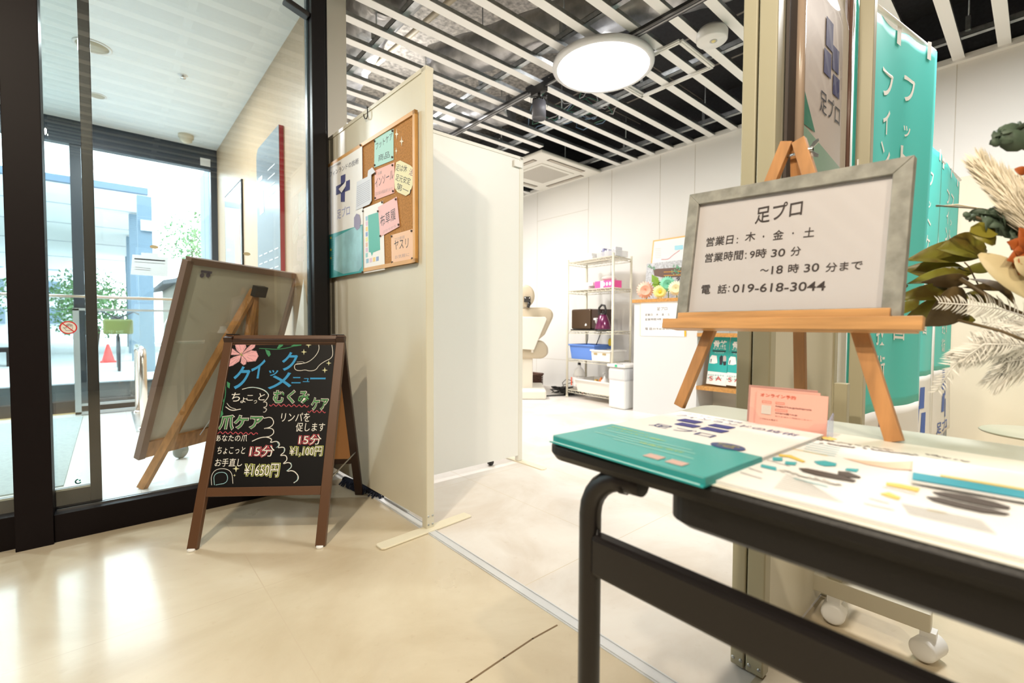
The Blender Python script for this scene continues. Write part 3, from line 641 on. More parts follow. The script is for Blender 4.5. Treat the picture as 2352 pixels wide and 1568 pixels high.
for a_ in (0, 2, 4): MB().tube([(.66 + .2 * math.cos(a_), 6.7 + .15 * math.sin(a_), -.03), (.66 + .22 * math.cos(a_), 6.7 + .17 * math.sin(a_), .58)], .012, 8).build('leg', mat('rack_steel', (.5, .5, .5)), ob)
# vending stand at the far left
vs = thing('bench', 'dark bench with orange and grey crates outside at the left', 'bench', (-2.3, 13, 0))
MB().box((-3.6, 13, .25), (-1.2, 13.5, .33)).build('seat', m_brown, vs)
for x in (-3.4, -1.5): MB().box((x, 13.05, -.03), (x + .12, 13.45, .25)).build('leg', m_brown, vs)
tag(box((-2.9, 13.05, .33), (-1.9, 13.45, .75)).build('crate', mat('crate_orange', (.75, .33, .08), .6)), 'orange crate on the bench outside', 'crate')
tag(box((-2.9, 13.05, .75), (-1.95, 13.45, 1.05)).build('crate', mat('crate_grey', (.55, .55, .58), .6)), 'grey crate stacked on the orange crate outside', 'crate')

# ================================================================= PARTITION PANELS
def partition(name, label, x0, y0, x1, y1, z0, z1, th, m_face, m_frame, post_w=.032, ends=(1, 1), foot=None):
    a_, b_ = V((x0, y0, 0)), V((x1, y1, 0)); dr = (b_ - a_).normalized(); nr = V((-dr.y, dr.x, 0)); L_ = (b_ - a_).length
    t = thing(name, label, 'partition', (a_ + b_) / 2)
    def P(u, z): return a_ + dr * u + V((0, 0, z))
    MB().obox(P(L_ / 2, (z0 + z1) / 2), dr, nr, (0, 0, 1), L_ - .02, th * .8, z1 - z0 - .01).build('panel', m_face, t)
    MB().obox(P(L_ / 2, z1 - .008), dr, nr, (0, 0, 1), L_, th, .016).build('top_rail', m_frame, t)
    for k, (u, on) in enumerate(((post_w / 2, ends[0]), (L_ - post_w / 2, ends[1]))):
        if not on: continue
        p_ = MB().obox(P(u, z1 / 2 + .003), dr, nr, (0, 0, 1), post_w, th, z1 - .006).build('post', m_frame, t, bevel=.003)
        m = MB()
        for s_ in (-1, 1):
            for z in (.022, .055): m.lathe(P(u, z) + dr * (-1 if k == 0 else 1) * (post_w / 2 + .0004) + nr * s_ * th * .28, [(0, .0012), (.0035, .001), (.0042, 0)], 10, dr * (-1 if k == 0 else 1))
        m.build('screw', m_galv, p_)
    return t, a_, b_, dr, nr, P, L_
# panel with the cork board: near end at the threshold
ang = .035
x0, y0 = .931, 1.545; x1, y1 = x0 - ang * .95, y0 + .95
t1, A1, B1, D1, N1, P1, LL = partition('partition_panel', 'cream upright partition holding the cork board beside the black door jamb', x0, y0, x1, y1, .035, 1.775, .034, m_cream, m_cream, .034)
m_footp = mat('foot_cream', (.78, .72, .56), .4)
MB().plate([(.712, 1.515, .001), (.722, 1.508, .001), (1.120, 1.535, .001), (1.124, 1.545, .001), (1.118, 1.585, .001), (.718, 1.562, .001), (.710, 1.554, .001)], .007, (0, 0, 1)).build('foot', m_footp, t1, bevel=.002)
MB().plate([(.70, 2.36, .001), (1.04, 2.36, .001), (1.04, 2.41, .001), (.70, 2.41, .001)], .007, (0, 0, 1)) 
# white panel in the shop
t2, A2, B2, D2, N2, P2, L2 = partition('partition_panel', 'white partition panel standing inside the shop at right angles to the cork board panel', 1.0, 2.02, 1.818, 2.0, .035, 1.765, .032, m_ivory, mat('ivory_frame', (.72, .70, .64), .4), .03)
MB().plate([(1.785, 1.79, .0), (1.80, 1.782, .0), (1.825, 1.79, .0), (1.832, 2.1, .0), (1.80, 2.13, .0), (1.782, 2.1, .0)], .006, (0, 0, 1)).build('foot', m_footp, t2)
MB().box((1.74, 1.975, 1.70), (1.80, 1.983, 1.735)).build('corner_bracket', m_ivory, t2)
cc = at(1131, 1062, y=2.03); w_ = MB().lathe((cc.x, 2.035, .018), [(0, 0), (.014, 0), (.018, .003), (.018, .02), (0, .023)], 18, (0, 1, 0)).build('castor', m_dark, t2)
MB().tube([(cc.x, 2.04, .03), (cc.x, 2.02, .035)], .006, 8).build('stem', m_steel, w_)
# entrance right-hand pair of posts with cream panel
m_gp = mat('putty_frame', (.40, .37, .26), .4)
t3, A3, B3, D3, N3, P3, L3 = partition('partition_panel', 'cream partition with putty grey end post behind the desk', 1.092, .407, 1.61, .407, .03, 1.775, .038, m_cream, m_gp, .034, (1, 1))
partition('partition_panel', 'putty edged twin partition standing directly behind the cream one at the shop entrance', 1.092, .445, 1.61, .445, .03, 1.775, .031, m_cream, m_gp, .034, (1, 1))
# rolling stand behind the panel, foot and castors in view under the desk
t5 = thing('rolling_stand', 'cream rolling panel stand with white castors under the desk', 'rolling stand', (1.62, .35, 0))
MB().box((1.605, .325, .08), (1.64, .36, 1.82)).build('post', m_gp, t5, bevel=.003)
MB().box((1.452, .15, .072), (1.482, .47, .118)).build('foot', m_cream, t5, bevel=.003); MB().box((1.455, .328, .11), (1.483, .358, .65)).build('upright', m_gp, t5, bevel=.002)
for k, (cy_, dx_) in enumerate(((.155, (.9, -.25, 0)), (.345, (1, .1, 0)), (.45, (.8, .5, 0)))):
    c_ = V((1.468, cy_, .032)); ax_ = V(dx_).normalized()
    w_ = MB().lathe(c_ - ax_ * .03, [(0, -.004), (.020, -.004), (.0245, -.002), (.027, .002), (.0275, .006), (.0275, .056), (.027, .060), (.0245, .063), (.020, .065), (0, .065)], 24, ax_).build('castor', m_plastic, t5)
    MB().box((c_.x - .015, c_.y - .015, .055), (c_.x + .015, c_.y + .015, .075)).build('bracket', m_plastic, w_)
pc_ = MB(); pc_.box((1.51, .30, .10), (1.62, .315, .45)); tag(pc_.build('plastic_sheet', mat('white_sheet', (.82, .82, .80), .5)), 'white plastic sheet hanging behind the rolling stand', 'sheet')

# ================================================================= CORK BOARD and papers
side = N1 if N1.x < 0 else -N1
cpl = PL(P1(0, 0) + side * .019, -D1, (0, 0, 1))          # seen from the lobby: right = towards the near end
if cpl.n.dot(CAM - cpl.o) < 0: cpl = PL(cpl.o, D1, (0, 0, 1))
cu = [cpl.uv(*p) for p in ((748, 636), (833, 332), (962, 610), (958, 254))]
cu1 = (cu[2][0] + cu[3][0]) / 2; cu0 = cu[0][0]; cz0, cz1 = (cu[0][1] + cu[2][1]) / 2, cu[3][1]
ct = thing('cork_board', 'cork pin board in a light wooden frame hung on the partition panel', 'pin board', cpl.p((cu0 + cu1) / 2, cz0))
def cbox(u0, v0, u1, v1, e0, e1, pl=cpl): return MB().plate([pl.p(u0, v0, e0), pl.p(u1, v0, e0), pl.p(u1, v1, e0), pl.p(u0, v1, e0)], e1 - e0, pl.n)
cbox(cu0, cz0, cu1, cz1, .001, .008).build('cork', mat('cork', (.52, .25, .075), .9, var=.3, scale=160, bump=.3), ct)
fr = MB(); b_ = .016
for u0, v0, u1, v1 in ((cu0, cz0, cu1, cz0 + b_), (cu0, cz1 - b_, cu1, cz1), (cu0, cz0, cu0 + b_, cz1), (cu1 - b_, cz0, cu1, cz1)):
    fr.plate([cpl.p(u0, v0, 0), cpl.p(u1, v0, 0), cpl.p(u1, v1, 0), cpl.p(u0, v1, 0)], .014, cpl.n)
fr.build('frame', mat('pine', (.70, .38, .12), .45, var=.15, scale=8), ct)
pinm = mat('pin', (.05, .035, .03), .35)
def pins(px, parent, pl, e=.0):
    for p in px:
        u, v = pl.uv(*p); MB().lathe(pl.p(u, v, e), [(0, .006), (.004, .005), (.0045, 0)], 10, pl.n).build('pin', pinm, parent)
def sheet(name, label, pxs, m, e, cat='paper', rnd=0):
    pl = PL(cpl.p(0, 0, e), cpl.r, cpl.u); q = [pl.uv(*p) for p in pxs]
    c = (sum(a[0] for a in q) / len(q), sum(a[1] for a in q) / len(q)); t = thing(name, label, cat, pl.p(*c))
    for _ in range(rnd):
        r = []
        for i in range(len(q)): a_, b2 = V(q[i]), V(q[(i + 1) % len(q)]); r += [a_ * .8 + b2 * .2, a_ * .2 + b2 * .8]
        q = r
    MB().poly(pl, [tuple(a) for a in (q if sum(q[i][0] * q[(i + 1) % len(q)][1] - q[(i + 1) % len(q)][0] * q[i][1] for i in range(len(q))) > 0 else q[::-1])], 0).build('sheet', m, t)
    return t, pl
E = .0095
def zc(s, ox, oy): return lambda x, y: (ox + x / s, oy + y / s)
z = zc(3.646, 740, 230)
# poster with the blue cross
t, pl = sheet('poster', 'large white and teal poster pinned on the left of the cork board', [z(38, 545), z(335, 370), z(345, 1440), z(55, 1492)], m_paper, E + .004, 'poster')
p2 = PL(pl.p(0, 0, .0005), pl.r, pl.u)
MB().ppoly(p2, [z(52, 1130), z(340, 1040), z(345, 1440), z(55, 1492)]).build('teal_field', mat('teal_field', (.03, .33, .32), .35), t)
MB().ppoly(p2, [z(110, 1150), z(250, 1075), z(335, 1050), z(335, 1390), z(310, 1430), z(180, 1455), z(100, 1420)], .0012).build('photo_print', mat('photo_teal', (.33, .62, .66), .4, var=.3, scale=9), t)
k_ = MB().ppoly(p2, [z(158, 635), z(196, 618), z(190, 850), z(158, 852)], .001).ppoly(p2, [z(118, 722), z(233, 665), z(233, 750), z(118, 795)], .001); k_.build('cross', mat('cross_blue', (.06, .06, .20), .5), t)
MB().ppoly(p2, [z(140, 745), z(185, 700), z(205, 665), z(200, 720), z(165, 775)], .0018).build('foot_mark', m_paper, t)
tx = MB().ptext(p2, 'フィンランドの技術', z(65, 645), z(305, 530), 12).ptext(p2, 'フットケア先進国', z(65, 578), z(155, 535), 5); tx.build('title', mat('title_ink', (.06, .06, .10), .5), t)
MB().ptext(p2, '足プロ', z(125, 1000), z(232, 960), 22).build('name', mat('name_blue', (.30, .34, .62), .5), t)
fc = MB().ppoly(p2, [z(270, 1060), z(270, 985), z(290, 950), z(315, 960), z(325, 1010), z(318, 1070), z(295, 1090)], .0018); fc.build('photo_head', mat('head_print', (.28, .24, .36), .5), t)
yl = MB()
for yy in (1145, 1245, 1315): yl.ppoly(p2, [z(68, yy), z(80, yy - 2), z(80, yy + 15), z(68, yy + 17)], .001)
yl.build('yellow_marks', mat('yellow_ink', (.75, .65, .05), .5), t)
wl_ = MB()
for yy in range(1160, 1380, 18): wl_.pstroke(p2, [z(76, yy), z(100, yy - 5)], .0015, .001)
wl_.build('small_print', m_paper, t); pins([z(325, 378), z(40, 548), z(342, 1438)], t, pl, .001)
# notes
m_mint = mat('mint_paper', (.38, .66, .60), .6); m_pink = mat('pink_paper', (.82, .45, .40), .6); m_rose = mat('rose_paper', (.83, .50, .50), .6); m_peach = mat('peach_paper', (.85, .56, .38), .6); m_lemon = mat('lemon_paper', (.78, .74, .46), .6); m_grey = mat('grey_paper', (.66, .68, .74), .6)
m_pen = mat('pen', (.015, .012, .012), .6); m_faint = mat('pencil', (.42, .30, .30), .6)
t, pl = sheet('note', 'mint green square note at the top of the cork board', [z(440, 308), z(598, 240), z(598, 500), z(436, 565)], m_mint, E)
MB().ptext(pl, 'フットケア', z(450, 420), z(590, 330), 16).ptext(pl, '商品', z(470, 515), z(565, 480), 15).build('lettering', m_pen, t); pins([z(443, 345), z(592, 258), z(590, 478), z(443, 545)], t, pl)
t, pl = sheet('note', 'pink note under the mint green one', [z(440, 590), z(605, 520), z(605, 775), z(440, 838)], m_pink, E + .0006)
MB().ptext(pl, 'インソール', z(445, 735), z(598, 655), 20).build('lettering', m_pen, t); MB().ptext(pl, '足は悩み相談承ります', z(446, 800), z(590, 755), 8).ptext(pl, '各種', z(465, 630), z(500, 615), 7).build('pencil_lettering', m_faint, t); pins([z(447, 615), z(592, 545), z(597, 762), z(447, 820)], t, pl)
t, pl = sheet('note', 'pale yellow rounded note at the right of the cork board', [z(625, 490), z(768, 560), z(780, 640), z(725, 812), z(610, 760), z(603, 640)], m_lemon, E + .0012, rnd=1)
MB().ptext(pl, '足は休', z(615, 590), z(708, 605), 15).ptext(pl, '足元安定', z(612, 670), z(735, 712), 15).ptext(pl, '第一！', z(620, 745), z(735, 800), 15).build('lettering', m_pen, t); MB().ptext(pl, '治', z(725, 625), z(765, 640), 15).build('purple_lettering', mat('purple_ink', (.25, .03, .12), .6), t)
t, pl = sheet('note', 'tilted rose pink note below the pink one', [z(468, 895), z(625, 808), z(650, 1055), z(485, 1145)], m_rose, E + .0018)
MB().ptext(pl, '布草履', z(490, 1065), z(618, 995), 26).build('lettering', m_pen, t); MB().ptext(pl, 'さわやかな', z(512, 1115), z(622, 1060), 6).build('pencil_lettering', m_faint, t); pins([z(470, 930), z(620, 830), z(643, 1042), z(490, 1137)], t, pl)
t, pl = sheet('note', 'peach coloured note at the bottom right of the cork board', [z(577, 1130), z(758, 1078), z(763, 1330), z(583, 1372)], m_peach, E)
MB().ptext(pl, 'ヤスリ', z(603, 1255), z(722, 1235), 22).build('lettering', m_pen, t); MB().ptext(pl, 'プロ使用', z(605, 1185), z(690, 1160), 8).ptext(pl, 'お気軽に', z(610, 1330), z(730, 1305), 8).build('pencil_lettering', m_faint, t); pins([z(585, 1140), z(752, 1095), z(757, 1325), z(590, 1358)], t, pl)
t, pl = sheet('note', 'pale grey handwritten note overlapping the poster', [z(290, 685), z(380, 640), z(385, 590), z(420, 562), z(445, 600), z(412, 625), z(415, 840), z(395, 872), z(282, 920)], m_grey, E + .006)
g_ = MB()
for i in range(11): g_.pstroke(pl, [z(292, 728 + i * 16), z(400, 668 + i * 16)], .0022)
g_.build('handwriting', mat('grey_pen', (.36, .38, .46), .6), t)
t, pl = sheet('leaflet', 'white leaflet with green speech box pinned beside the poster', [z(342, 910), z(510, 842), z(525, 1418), z(348, 1450)], m_paper, E + .001)
MB().ppoly(pl, [z(386, 965), z(475, 935), z(487, 1252), z(428, 1275), z(418, 1305), z(408, 1275), z(392, 1272)]).build('green_box', mat('green_box', (.08, .42, .33), .5), t)
cs = [(.3, .5, .65), (.7, .5, .65), (.85, .6, .2), (.25, .35, .6), (.8, .75, .3), (.75, .5, .4), (.7, .5, .65), (.3, .6, .6)]
for i, c in enumerate(cs): MB().ppoly(pl, [z(365, 975 + 44 * i), z(382, 970 + 44 * i), z(383, 1005 + 44 * i), z(366, 1010 + 44 * i)]).build('colour_tile', mat('tile%d' % i, c, .5), t)
for i in range(4): MB().ppoly(pl, [z(370 + 28 * i, 1330 - 6 * i), z(390 + 28 * i, 1325 - 6 * i), z(390 + 28 * i, 1360 - 6 * i), z(370 + 28 * i, 1366 - 6 * i)]).build('colour_tile', mat('tile%d' % i, cs[i], .5), t)
pins([z(345, 930), z(505, 855)], t, pl)
m_star = mat('star_paper', (.78, .74, .60), .6)
for (cx, cy, r1, r2), nm in zip(((642, 290, 46, 15), (683, 350, 42, 17), (638, 430, 30, 11)), ('topmost', 'middle and rightmost', 'lowest')):
    t_ = MB(); pts = []
    for i in range(8):
        a_ = i * math.pi / 4; rx, ry = (r2, r1) if i % 2 == 0 else (r2 * .32, r1 * .28); pts.append(z(cx + rx * math.sin(a_), cy - ry * math.cos(a_)))
    tag(t_.ppoly(cpl, pts, E).build('paper_star', m_star), nm + ' of the three cream paper stars on the cork board', 'paper star', 'paper stars on the cork board')
# hook on the panel top
hk = PL(cpl.p(0, 0, .004), cpl.r, cpl.u)
pts = [z(373, 30), z(378, 60), z(380, 130), z(372, 155), z(358, 155), z(350, 135), z(348, 118)]
u0, v0 = hk.uv(*pts[0]); hp = [hk.p(*hk.uv(*p)) for p in pts]; top = V(hp[0]); top.z = 1.779
hp = [top - side * .04 + V((0, 0, -.02)), top - side * .038, top, V((hp[1].x, hp[1].y, hp[1].z))] + hp[2:]
tag(MB().tube(hp, .0022, 8).build('s_hook', m_black), 'thin black hook hung over the top of the cork board panel', 'hook')
# ================================================================= CHALKBOARD A-SIGN
L_ = at(427, 1266, z=0); R_ = at(745, 1258, z=0); rr = (R_ - L_).normalized(); W_ = (R_ - L_).length; hn = V((-rr.y, rr.x, 0)); hn = hn if hn.dot(fw) > 0 else -hn
TOPZ = .757; DP = .27
u_ = (hn * DP + V((0, 0, TOPZ))); HL = u_.length; u_.normalize()
ap_ = PL(L_, rr, u_)
if ap_.n.dot(CAM - L_) < 0: ap_.n = -ap_.n
af = -ap_.n          # towards the back
t = thing('chalkboard_sign', 'brown framed A-frame chalkboard sign with coloured handwriting on the lobby floor', 'chalkboard sign', L_ + rr * W_ / 2 + hn * DP)
m_cb = mat('sign_brown', (.105, .045, .018), .42, var=.08, scale=6)
fwd = .034; thk = .02
def leg(x, dirn, nm, par, plane_n, uvec, base):
    p = base + rr * x + uvec * .006; return MB().bar(p, base + rr * x + uvec * HL, thk, fwd, rr).build(nm, m_cb, par, bevel=.0015)
fr_ = MB().bar(ap_.p(fwd, HL - fwd / 2, -thk / 2), ap_.p(W_ - fwd, HL - fwd / 2, -thk / 2), thk, fwd, u_)
vb = ap_.uv(600, 1128)[1]
fr_.bar(ap_.p(fwd, vb, -thk / 2), ap_.p(W_ - fwd, vb, -thk / 2), thk, .032, u_)
for x in (fwd / 2, W_ - fwd / 2): fr_.bar(ap_.p(x, .006, -thk / 2), ap_.p(x, HL, -thk / 2), thk, fwd, rr)
fr_.build('front_frame', m_cb, t, bevel=.002)
MB().plate([ap_.p(fwd, vb + .01, -.012), ap_.p(W_ - fwd, vb + .01, -.012), ap_.p(W_ - fwd, HL - fwd + .002, -.012), ap_.p(fwd, HL - fwd + .002, -.012)], .005, ap_.n).build('board', mat('chalk_black', (.004, .0035, .004), .5, spec=.2), t)
ub = -hn * DP + V((0, 0, TOPZ)); ub.normalize(); base_b = L_ + hn * 2 * DP; nb = rr.cross(ub); nb = nb if nb.dot(hn) > 0 else -nb
bk_ = MB(); o_ = -nb * thk / 2
for x in (fwd / 2, W_ - fwd / 2): bk_.bar(base_b + rr * x + ub * .006 + o_, base_b + rr * x + ub * (HL - .004) + o_, thk, fwd, rr)
for v in (vb, HL - fwd / 2 - .01): bk_.bar(base_b + rr * fwd + ub * v + o_, base_b + rr * (W_ - fwd) + ub * v + o_, thk, .03, ub)
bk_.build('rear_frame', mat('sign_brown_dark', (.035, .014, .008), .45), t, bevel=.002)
MB().plate([base_b + rr * a_ + ub * b_ + o_ * 1.6 for a_, b_ in ((fwd, vb + .01), (W_ - fwd, vb + .01), (W_ - fwd, HL - fwd), (fwd, HL - fwd))], .004, -nb).build('rear_board', mat('hardboard', (.52, .25, .10), .7), t)
for p in (L_ + rr * fwd / 2, L_ + rr * (W_ - fwd / 2), base_b + rr * fwd / 2, base_b + rr * (W_ - fwd / 2)):
    MB().lathe(V((p.x, p.y, 0)) + hn * .003, [(0, 0), (.013, 0), (.012, .008), (0, .008)], 14).build('rubber_foot', m_plastic, t)
hg = MB()
for x in (.03, W_ - .03): hg.obox(ap_.p(x, HL + .002, -.012), rr, ap_.n, u_, .05, .03, .003)
hg.build('hinge', m_dark, t)
chn = MB().bar(ap_.p(W_ - .008, .24, -.02), base_b + rr * (W_ - .008) + ub * .24, .002, .006); chn.build('stay', m_galv, t)
cp = PL(ap_.p(0, 0, -.0068), rr, u_); cp.n = ap_.n
z = zc(2.959, 420, 750)
cw = mat('chalk_white', (.85, .83, .78), .8); cblu = mat('chalk_blue', (.04, .30, .62), .8); cg = mat('chalk_green', (.05, .26, .12), .8); cpk = mat('chalk_pink', (.80, .42, .47), .8); cr = mat('chalk_red', (.62, .10, .13), .8); cy_ = mat('chalk_yellow', (.55, .60, .18), .8); ccy = mat('chalk_cyan', (.35, .62, .68), .8); cst = mat('chalk_star', (.62, .62, .38), .8)
def S_(m, pts, w): return m.pstroke(cp, [z(*p) for p in pts], w, .0004)
def TB(m, ch, x0, y0, x1, y1, bold=0, e=.0006):
    return m.ptext(cp, ch, z(x0, y1), z(x1, y1 - (x1 - x0) * .0), (y1 - y0) / 2.959, e, bold)
# flower
fl_ = MB(); pet = [[(400, 190), (365, 160), (355, 125), (380, 108), (425, 112), (432, 140)], [(400, 190), (432, 150), (465, 120), (497, 108), (490, 140), (455, 170)], [(400, 190), (450, 160), (500, 165), (515, 200), (495, 235), (440, 240)], [(400, 195), (435, 225), (430, 255), (412, 262), (392, 245)],
       [(400, 190), (385, 235), (340, 265), (292, 277), (300, 235), (345, 205)], [(395, 188), (350, 195), (310, 190), (310, 160), (330, 140), (355, 165)]]
for p in pet: fl_.ppoly(cp, [z(*q) for q in p], .0002)
fl_.build('flower_petals', cpk, t)
o = MB()
for p in pet:
    S_(o, p + [p[0]], .0012)
    c = p[0]
    for q in p[2:5]:
        for k in (.35, .6): S_(o, [(c[0] + (q[0] - c[0]) * k + 4, c[1] + (q[1] - c[1]) * k), (c[0] + (q[0] - c[0]) * (k + .25), c[1] + (q[1] - c[1]) * (k + .25) + 3)], .0009)
for v in o.v: v += cp.n * .0005
o.build('flower_outline', mat('chalk_grey', (.25, .16, .18), .8), t)
g = MB(); S_(g, [(400, 175), (395, 200), (402, 190), (385, 188), (412, 196)], .0022)
for v in g.v: v += cp.n * .001
g.build('flower_centre', cy_, t)
g = MB(); S_(g, [(520, 148), (570, 150), (640, 155), (710, 145), (770, 128), (810, 118)], .0028); g.ppoly(cp, [z(*p) for p in ((735, 132), (770, 112), (812, 112), (805, 128), (765, 134))]); g.ppoly(cp, [z(*p) for p in ((640, 148), (655, 122), (688, 108), (680, 130), (655, 148))]); g.ppoly(cp, [z(*p) for p in ((560, 155), (590, 165), (598, 190), (585, 206), (570, 185))])
S_(g, [(298, 320), (290, 400), (292, 460), (275, 530), (262, 600)], .0028)
for p in (((300, 372), (322, 385), (318, 420), (303, 410)), ((255, 480), (275, 478), (280, 505), (262, 525), (253, 500)), ((250, 575), (270, 570), (275, 595), (255, 622), (247, 600))): g.ppoly(cp, [z(*q) for q in p])
g.build('leaf_drawing', cg, t)
# blue title
b = MB(); TB(b, 'ク', 330, 268, 440, 425, .02); TB(b, 'イ', 455, 222, 545, 352, .02); TB(b, 'ッ', 580, 295, 645, 335, .02); TB(b, 'ク', 665, 172, 770, 300, .02)
TB(b, 'メ', 575, 310, 735, 425, .01); TB(b, 'ニ', 738, 342, 800, 385, .01); TB(b, 'ュ', 815, 350, 860, 376, .01); TB(b, 'ー', 865, 346, 970, 358, 0); b.build('title_lettering', cblu, t)
# foot drawing and white writing
w = MB(); S_(w, [(922, 112), (928, 160), (890, 215), (835, 250), (770, 250), (756, 270), (765, 295), (800, 300), (830, 292), (860, 302), (905, 295), (925, 262), (965, 235), (1010, 215), (1022, 180), (1010, 110)], .0022); S_(w, [(775, 240), (810, 237), (832, 245), (800, 255), (765, 257)], .0012)
TB(w, 'ち', 325, 448, 385, 508); TB(w, 'ょ', 390, 480, 425, 518); TB(w, 'こ', 430, 465, 475, 502); TB(w, 'っ', 480, 500, 502, 522); TB(w, 'と', 512, 452, 555, 500)
S_(w, [(405, 425), (470, 408), (545, 425), (588, 460), (570, 495), (548, 512)], .003); S_(w, [(548, 512), (572, 512), (570, 545), (545, 548), (560, 555), (572, 560), (560, 580), (548, 580)], .0026); S_(w, [(292, 545), (330, 572), (392, 560)], .003); S_(w, [(300, 520), (320, 548), (360, 560)], .0018)
TB(w, 'リンパを', 665, 585, 860, 645); TB(w, '促します', 765, 652, 962, 712)
TB(w, 'あなたの爪', 218, 735, 435, 780); TB(w, 'ちょこっと', 230, 815, 420, 865); TB(w, 'お手直し', 215, 895, 400, 950)
S_(w, [(553, 622), (600, 612), (622, 650), (600, 682), (555, 692)], .003); S_(w, [(560, 690), (610, 690), (622, 720), (595, 745), (560, 750)], .003)
S_(w, [(472, 778), (520, 755), (570, 748), (610, 765), (590, 790), (640, 775), (662, 800), (640, 825), (690, 815), (694, 850), (655, 878), (700, 870), (712, 905), (675, 935), (725, 918), (745, 950), (700, 985), (750, 975), (785, 1010), (785, 1040), (755, 1060)], .0032)
S_(w, [(196, 1075), (192, 1010), (225, 968), (290, 962), (335, 990), (340, 1065)], .0018); w.build('white_lettering', cw, t)
c = MB(); S_(c, [(215, 1075), (210, 995), (300, 985), (308, 1060), (225, 1075)], .002); S_(c, [(430, 418), (500, 410), (560, 430), (585, 462)], .0016)
S_(c, [(640, 782), (655, 805), (635, 822)], .0016); S_(c, [(690, 825), (688, 852)], .0016); S_(c, [(735, 925), (742, 950), (705, 980)], .0016); S_(c, [(780, 1015), (780, 1040), (760, 1056)], .0016)
for v in c.v: v += cp.n * .0004
c.build('cyan_strokes', ccy, t)
# outlined words
def outlined(words, mo, name, b1=.085, b2=.0, inner=None):
    for wd, x0, y0, x1, y1 in words:
        k = 5; TB(MB(), wd, x0, y0, x1, y1, b1, .0004).build(name + '_outline', mo, t); TB(MB(), wd, x0 + k - 1, y0 + k - 1, x1 - k + 1, y1 - k + 1, b1 * .5, .0010).build(name + '_gap', mat('chalk_black', (0, 0, 0)), t)
        TB(MB(), wd, x0 + k + 2, y0 + k + 2, x1 - k - 2, y1 - k - 2, b2, .0016).build(name + '_lettering', inner or cw, t)
outlined([('むくみ', 605, 428, 862, 525), ('ケア', 865, 480, 985, 570), ('爪ケア', 235, 598, 538, 705)], cw, 'care', .06, .0, mat('chalk_green2', (.10, .34, .12), .8))
outlined([('15分', 445, 802, 625, 890), ('15分', 780, 728, 945, 808)], cr, 'time'); outlined([('¥1,100円', 715, 808, 948, 888), ('¥1650円', 405, 925, 652, 1025)], cy_, 'price')
for x0, x1, y in ((590, 860, 525), (850, 975, 568), (228, 515, 712)):
    MB().pstroke(cp, [z(x0 + i * 5, y + 7 + 7 * math.sin(i * .9) + i * 5 * .03) for i in range(int((x1 - x0) / 5))], .0026, .0004, 0).build('red_underline', cr, t)
s = MB()
for cx, cy, q in ((855, 125, 20), (823, 172, 20), (992, 248, 18), (965, 296, 20), (362, 965, 24), (352, 1010, 10)):
    s.ppoly(cp, [z(cx + (q if i % 2 == 0 else q * .3) * math.sin(i * math.pi / 4), cy - (q if i % 2 == 0 else q * .3) * math.cos(i * math.pi / 4)) for i in range(8)])
s.build('star_drawing', cst, t)

# dark fringed rope mop behind the sign
mm_ = MB(); rn_ = random.Random(2)
def fringe(m, p, q, n):
    for i in range(n):
        c = V(p).lerp(V(q), rn_.random()); a_ = rn_.uniform(0, 6.28); m.tube([c + V((0, 0, .03)), c + V((.02 * math.cos(a_), .02 * math.sin(a_), .022)), c + V((.036 * math.cos(a_), .036 * math.sin(a_), .004))], .0032, 5)
pa, pb_ = at(795, 1112, z=0), at(872, 1142, z=0)
mm_.tube([pa + V((0, .02, .02)), pb_ + V((.0, .0, .02))], .016, 8); fringe(mm_, pa, pb_, 130)
tag(mm_.build('rope_mop', mat('mop_navy', (.012, .016, .035), .9)), 'dark navy fringed mop lying at the foot of the cork board panel', 'mop')
m_strip = mat('alu_bar', (.70, .70, .68), .3, .8); pa, pb_ = at(885, 1143, z=.005), at(938, 1175, z=.005)
tag(MB().bar(pa, pb_, .012, .01).build('metal_bar', m_strip, bevel=.002), 'short aluminium bar on the floor under the cork board panel', 'bar')
pa = at(770, 1090, z=0); tag(MB().box((.80, 2.40, 0), (.835, 2.56, .06)).build('plastic_bag', m_plastic), 'small white package on the floor behind the A-frame sign', 'package')

# ================================================================= SHOP CONTENTS
P_ = {'fl': V((3.865, 3.48, 0)), 'fr': V((3.81, 2.825, 0)), 'bl': V((4.20, 3.49, 0)), 'br': V((4.155, 2.85, 0))}
t = thing('wire_shelf', 'tall cream wire shelving unit against the back wall', 'shelving', (4.0, 3.15, 0)); m_wire = mat('wire_cream', (.80, .76, .62), .35)
for k in P_.values():
    p = MB().cyl(k, k + V((0, 0, 1.53)), .0125, 12).build('post', m_wire, t)
    MB().lathe(k, [(0, 0), (.018, 0), (.014, .02), (.0125, .025)], 12).build('foot_cap', m_wire, p)
SH = (.085, .43, .742, 1.185, 1.50)
def lerp2(a_, b_): return P_['fl'].lerp(P_['fr'], a_).lerp(P_['bl'].lerp(P_['br'], a_), b_)
for zz in SH:
    m = MB(); zt = V((0, 0, zz))
    for e1, e2 in (('fl', 'fr'), ('bl', 'br'), ('fl', 'bl'), ('fr', 'br')):
        a_, b_ = P_[e1] + zt, P_[e2] + zt; m.tube([a_, b_], .004, 6).tube([a_ - V((0, 0, .028)), b_ - V((0, 0, .028))], .003, 6)
        n = 22 if e1[0] == e2[0] else 12
        m.tube([a_.lerp(b_, i / n) - V((0, 0, .028 if i % 2 else 0)) for i in range(n + 1)], .0022, 5)
    for i in range(1, 24): m.tube([lerp2(i / 24, 0) + zt, lerp2(i / 24, 1) + zt], .002, 5)
    for i in range(3): m.tube([lerp2(0, .25 + .25 * i) + zt, lerp2(1, .25 + .25 * i) + zt], .003, 5)
    s_ = m.build('shelf', m_wire, t)
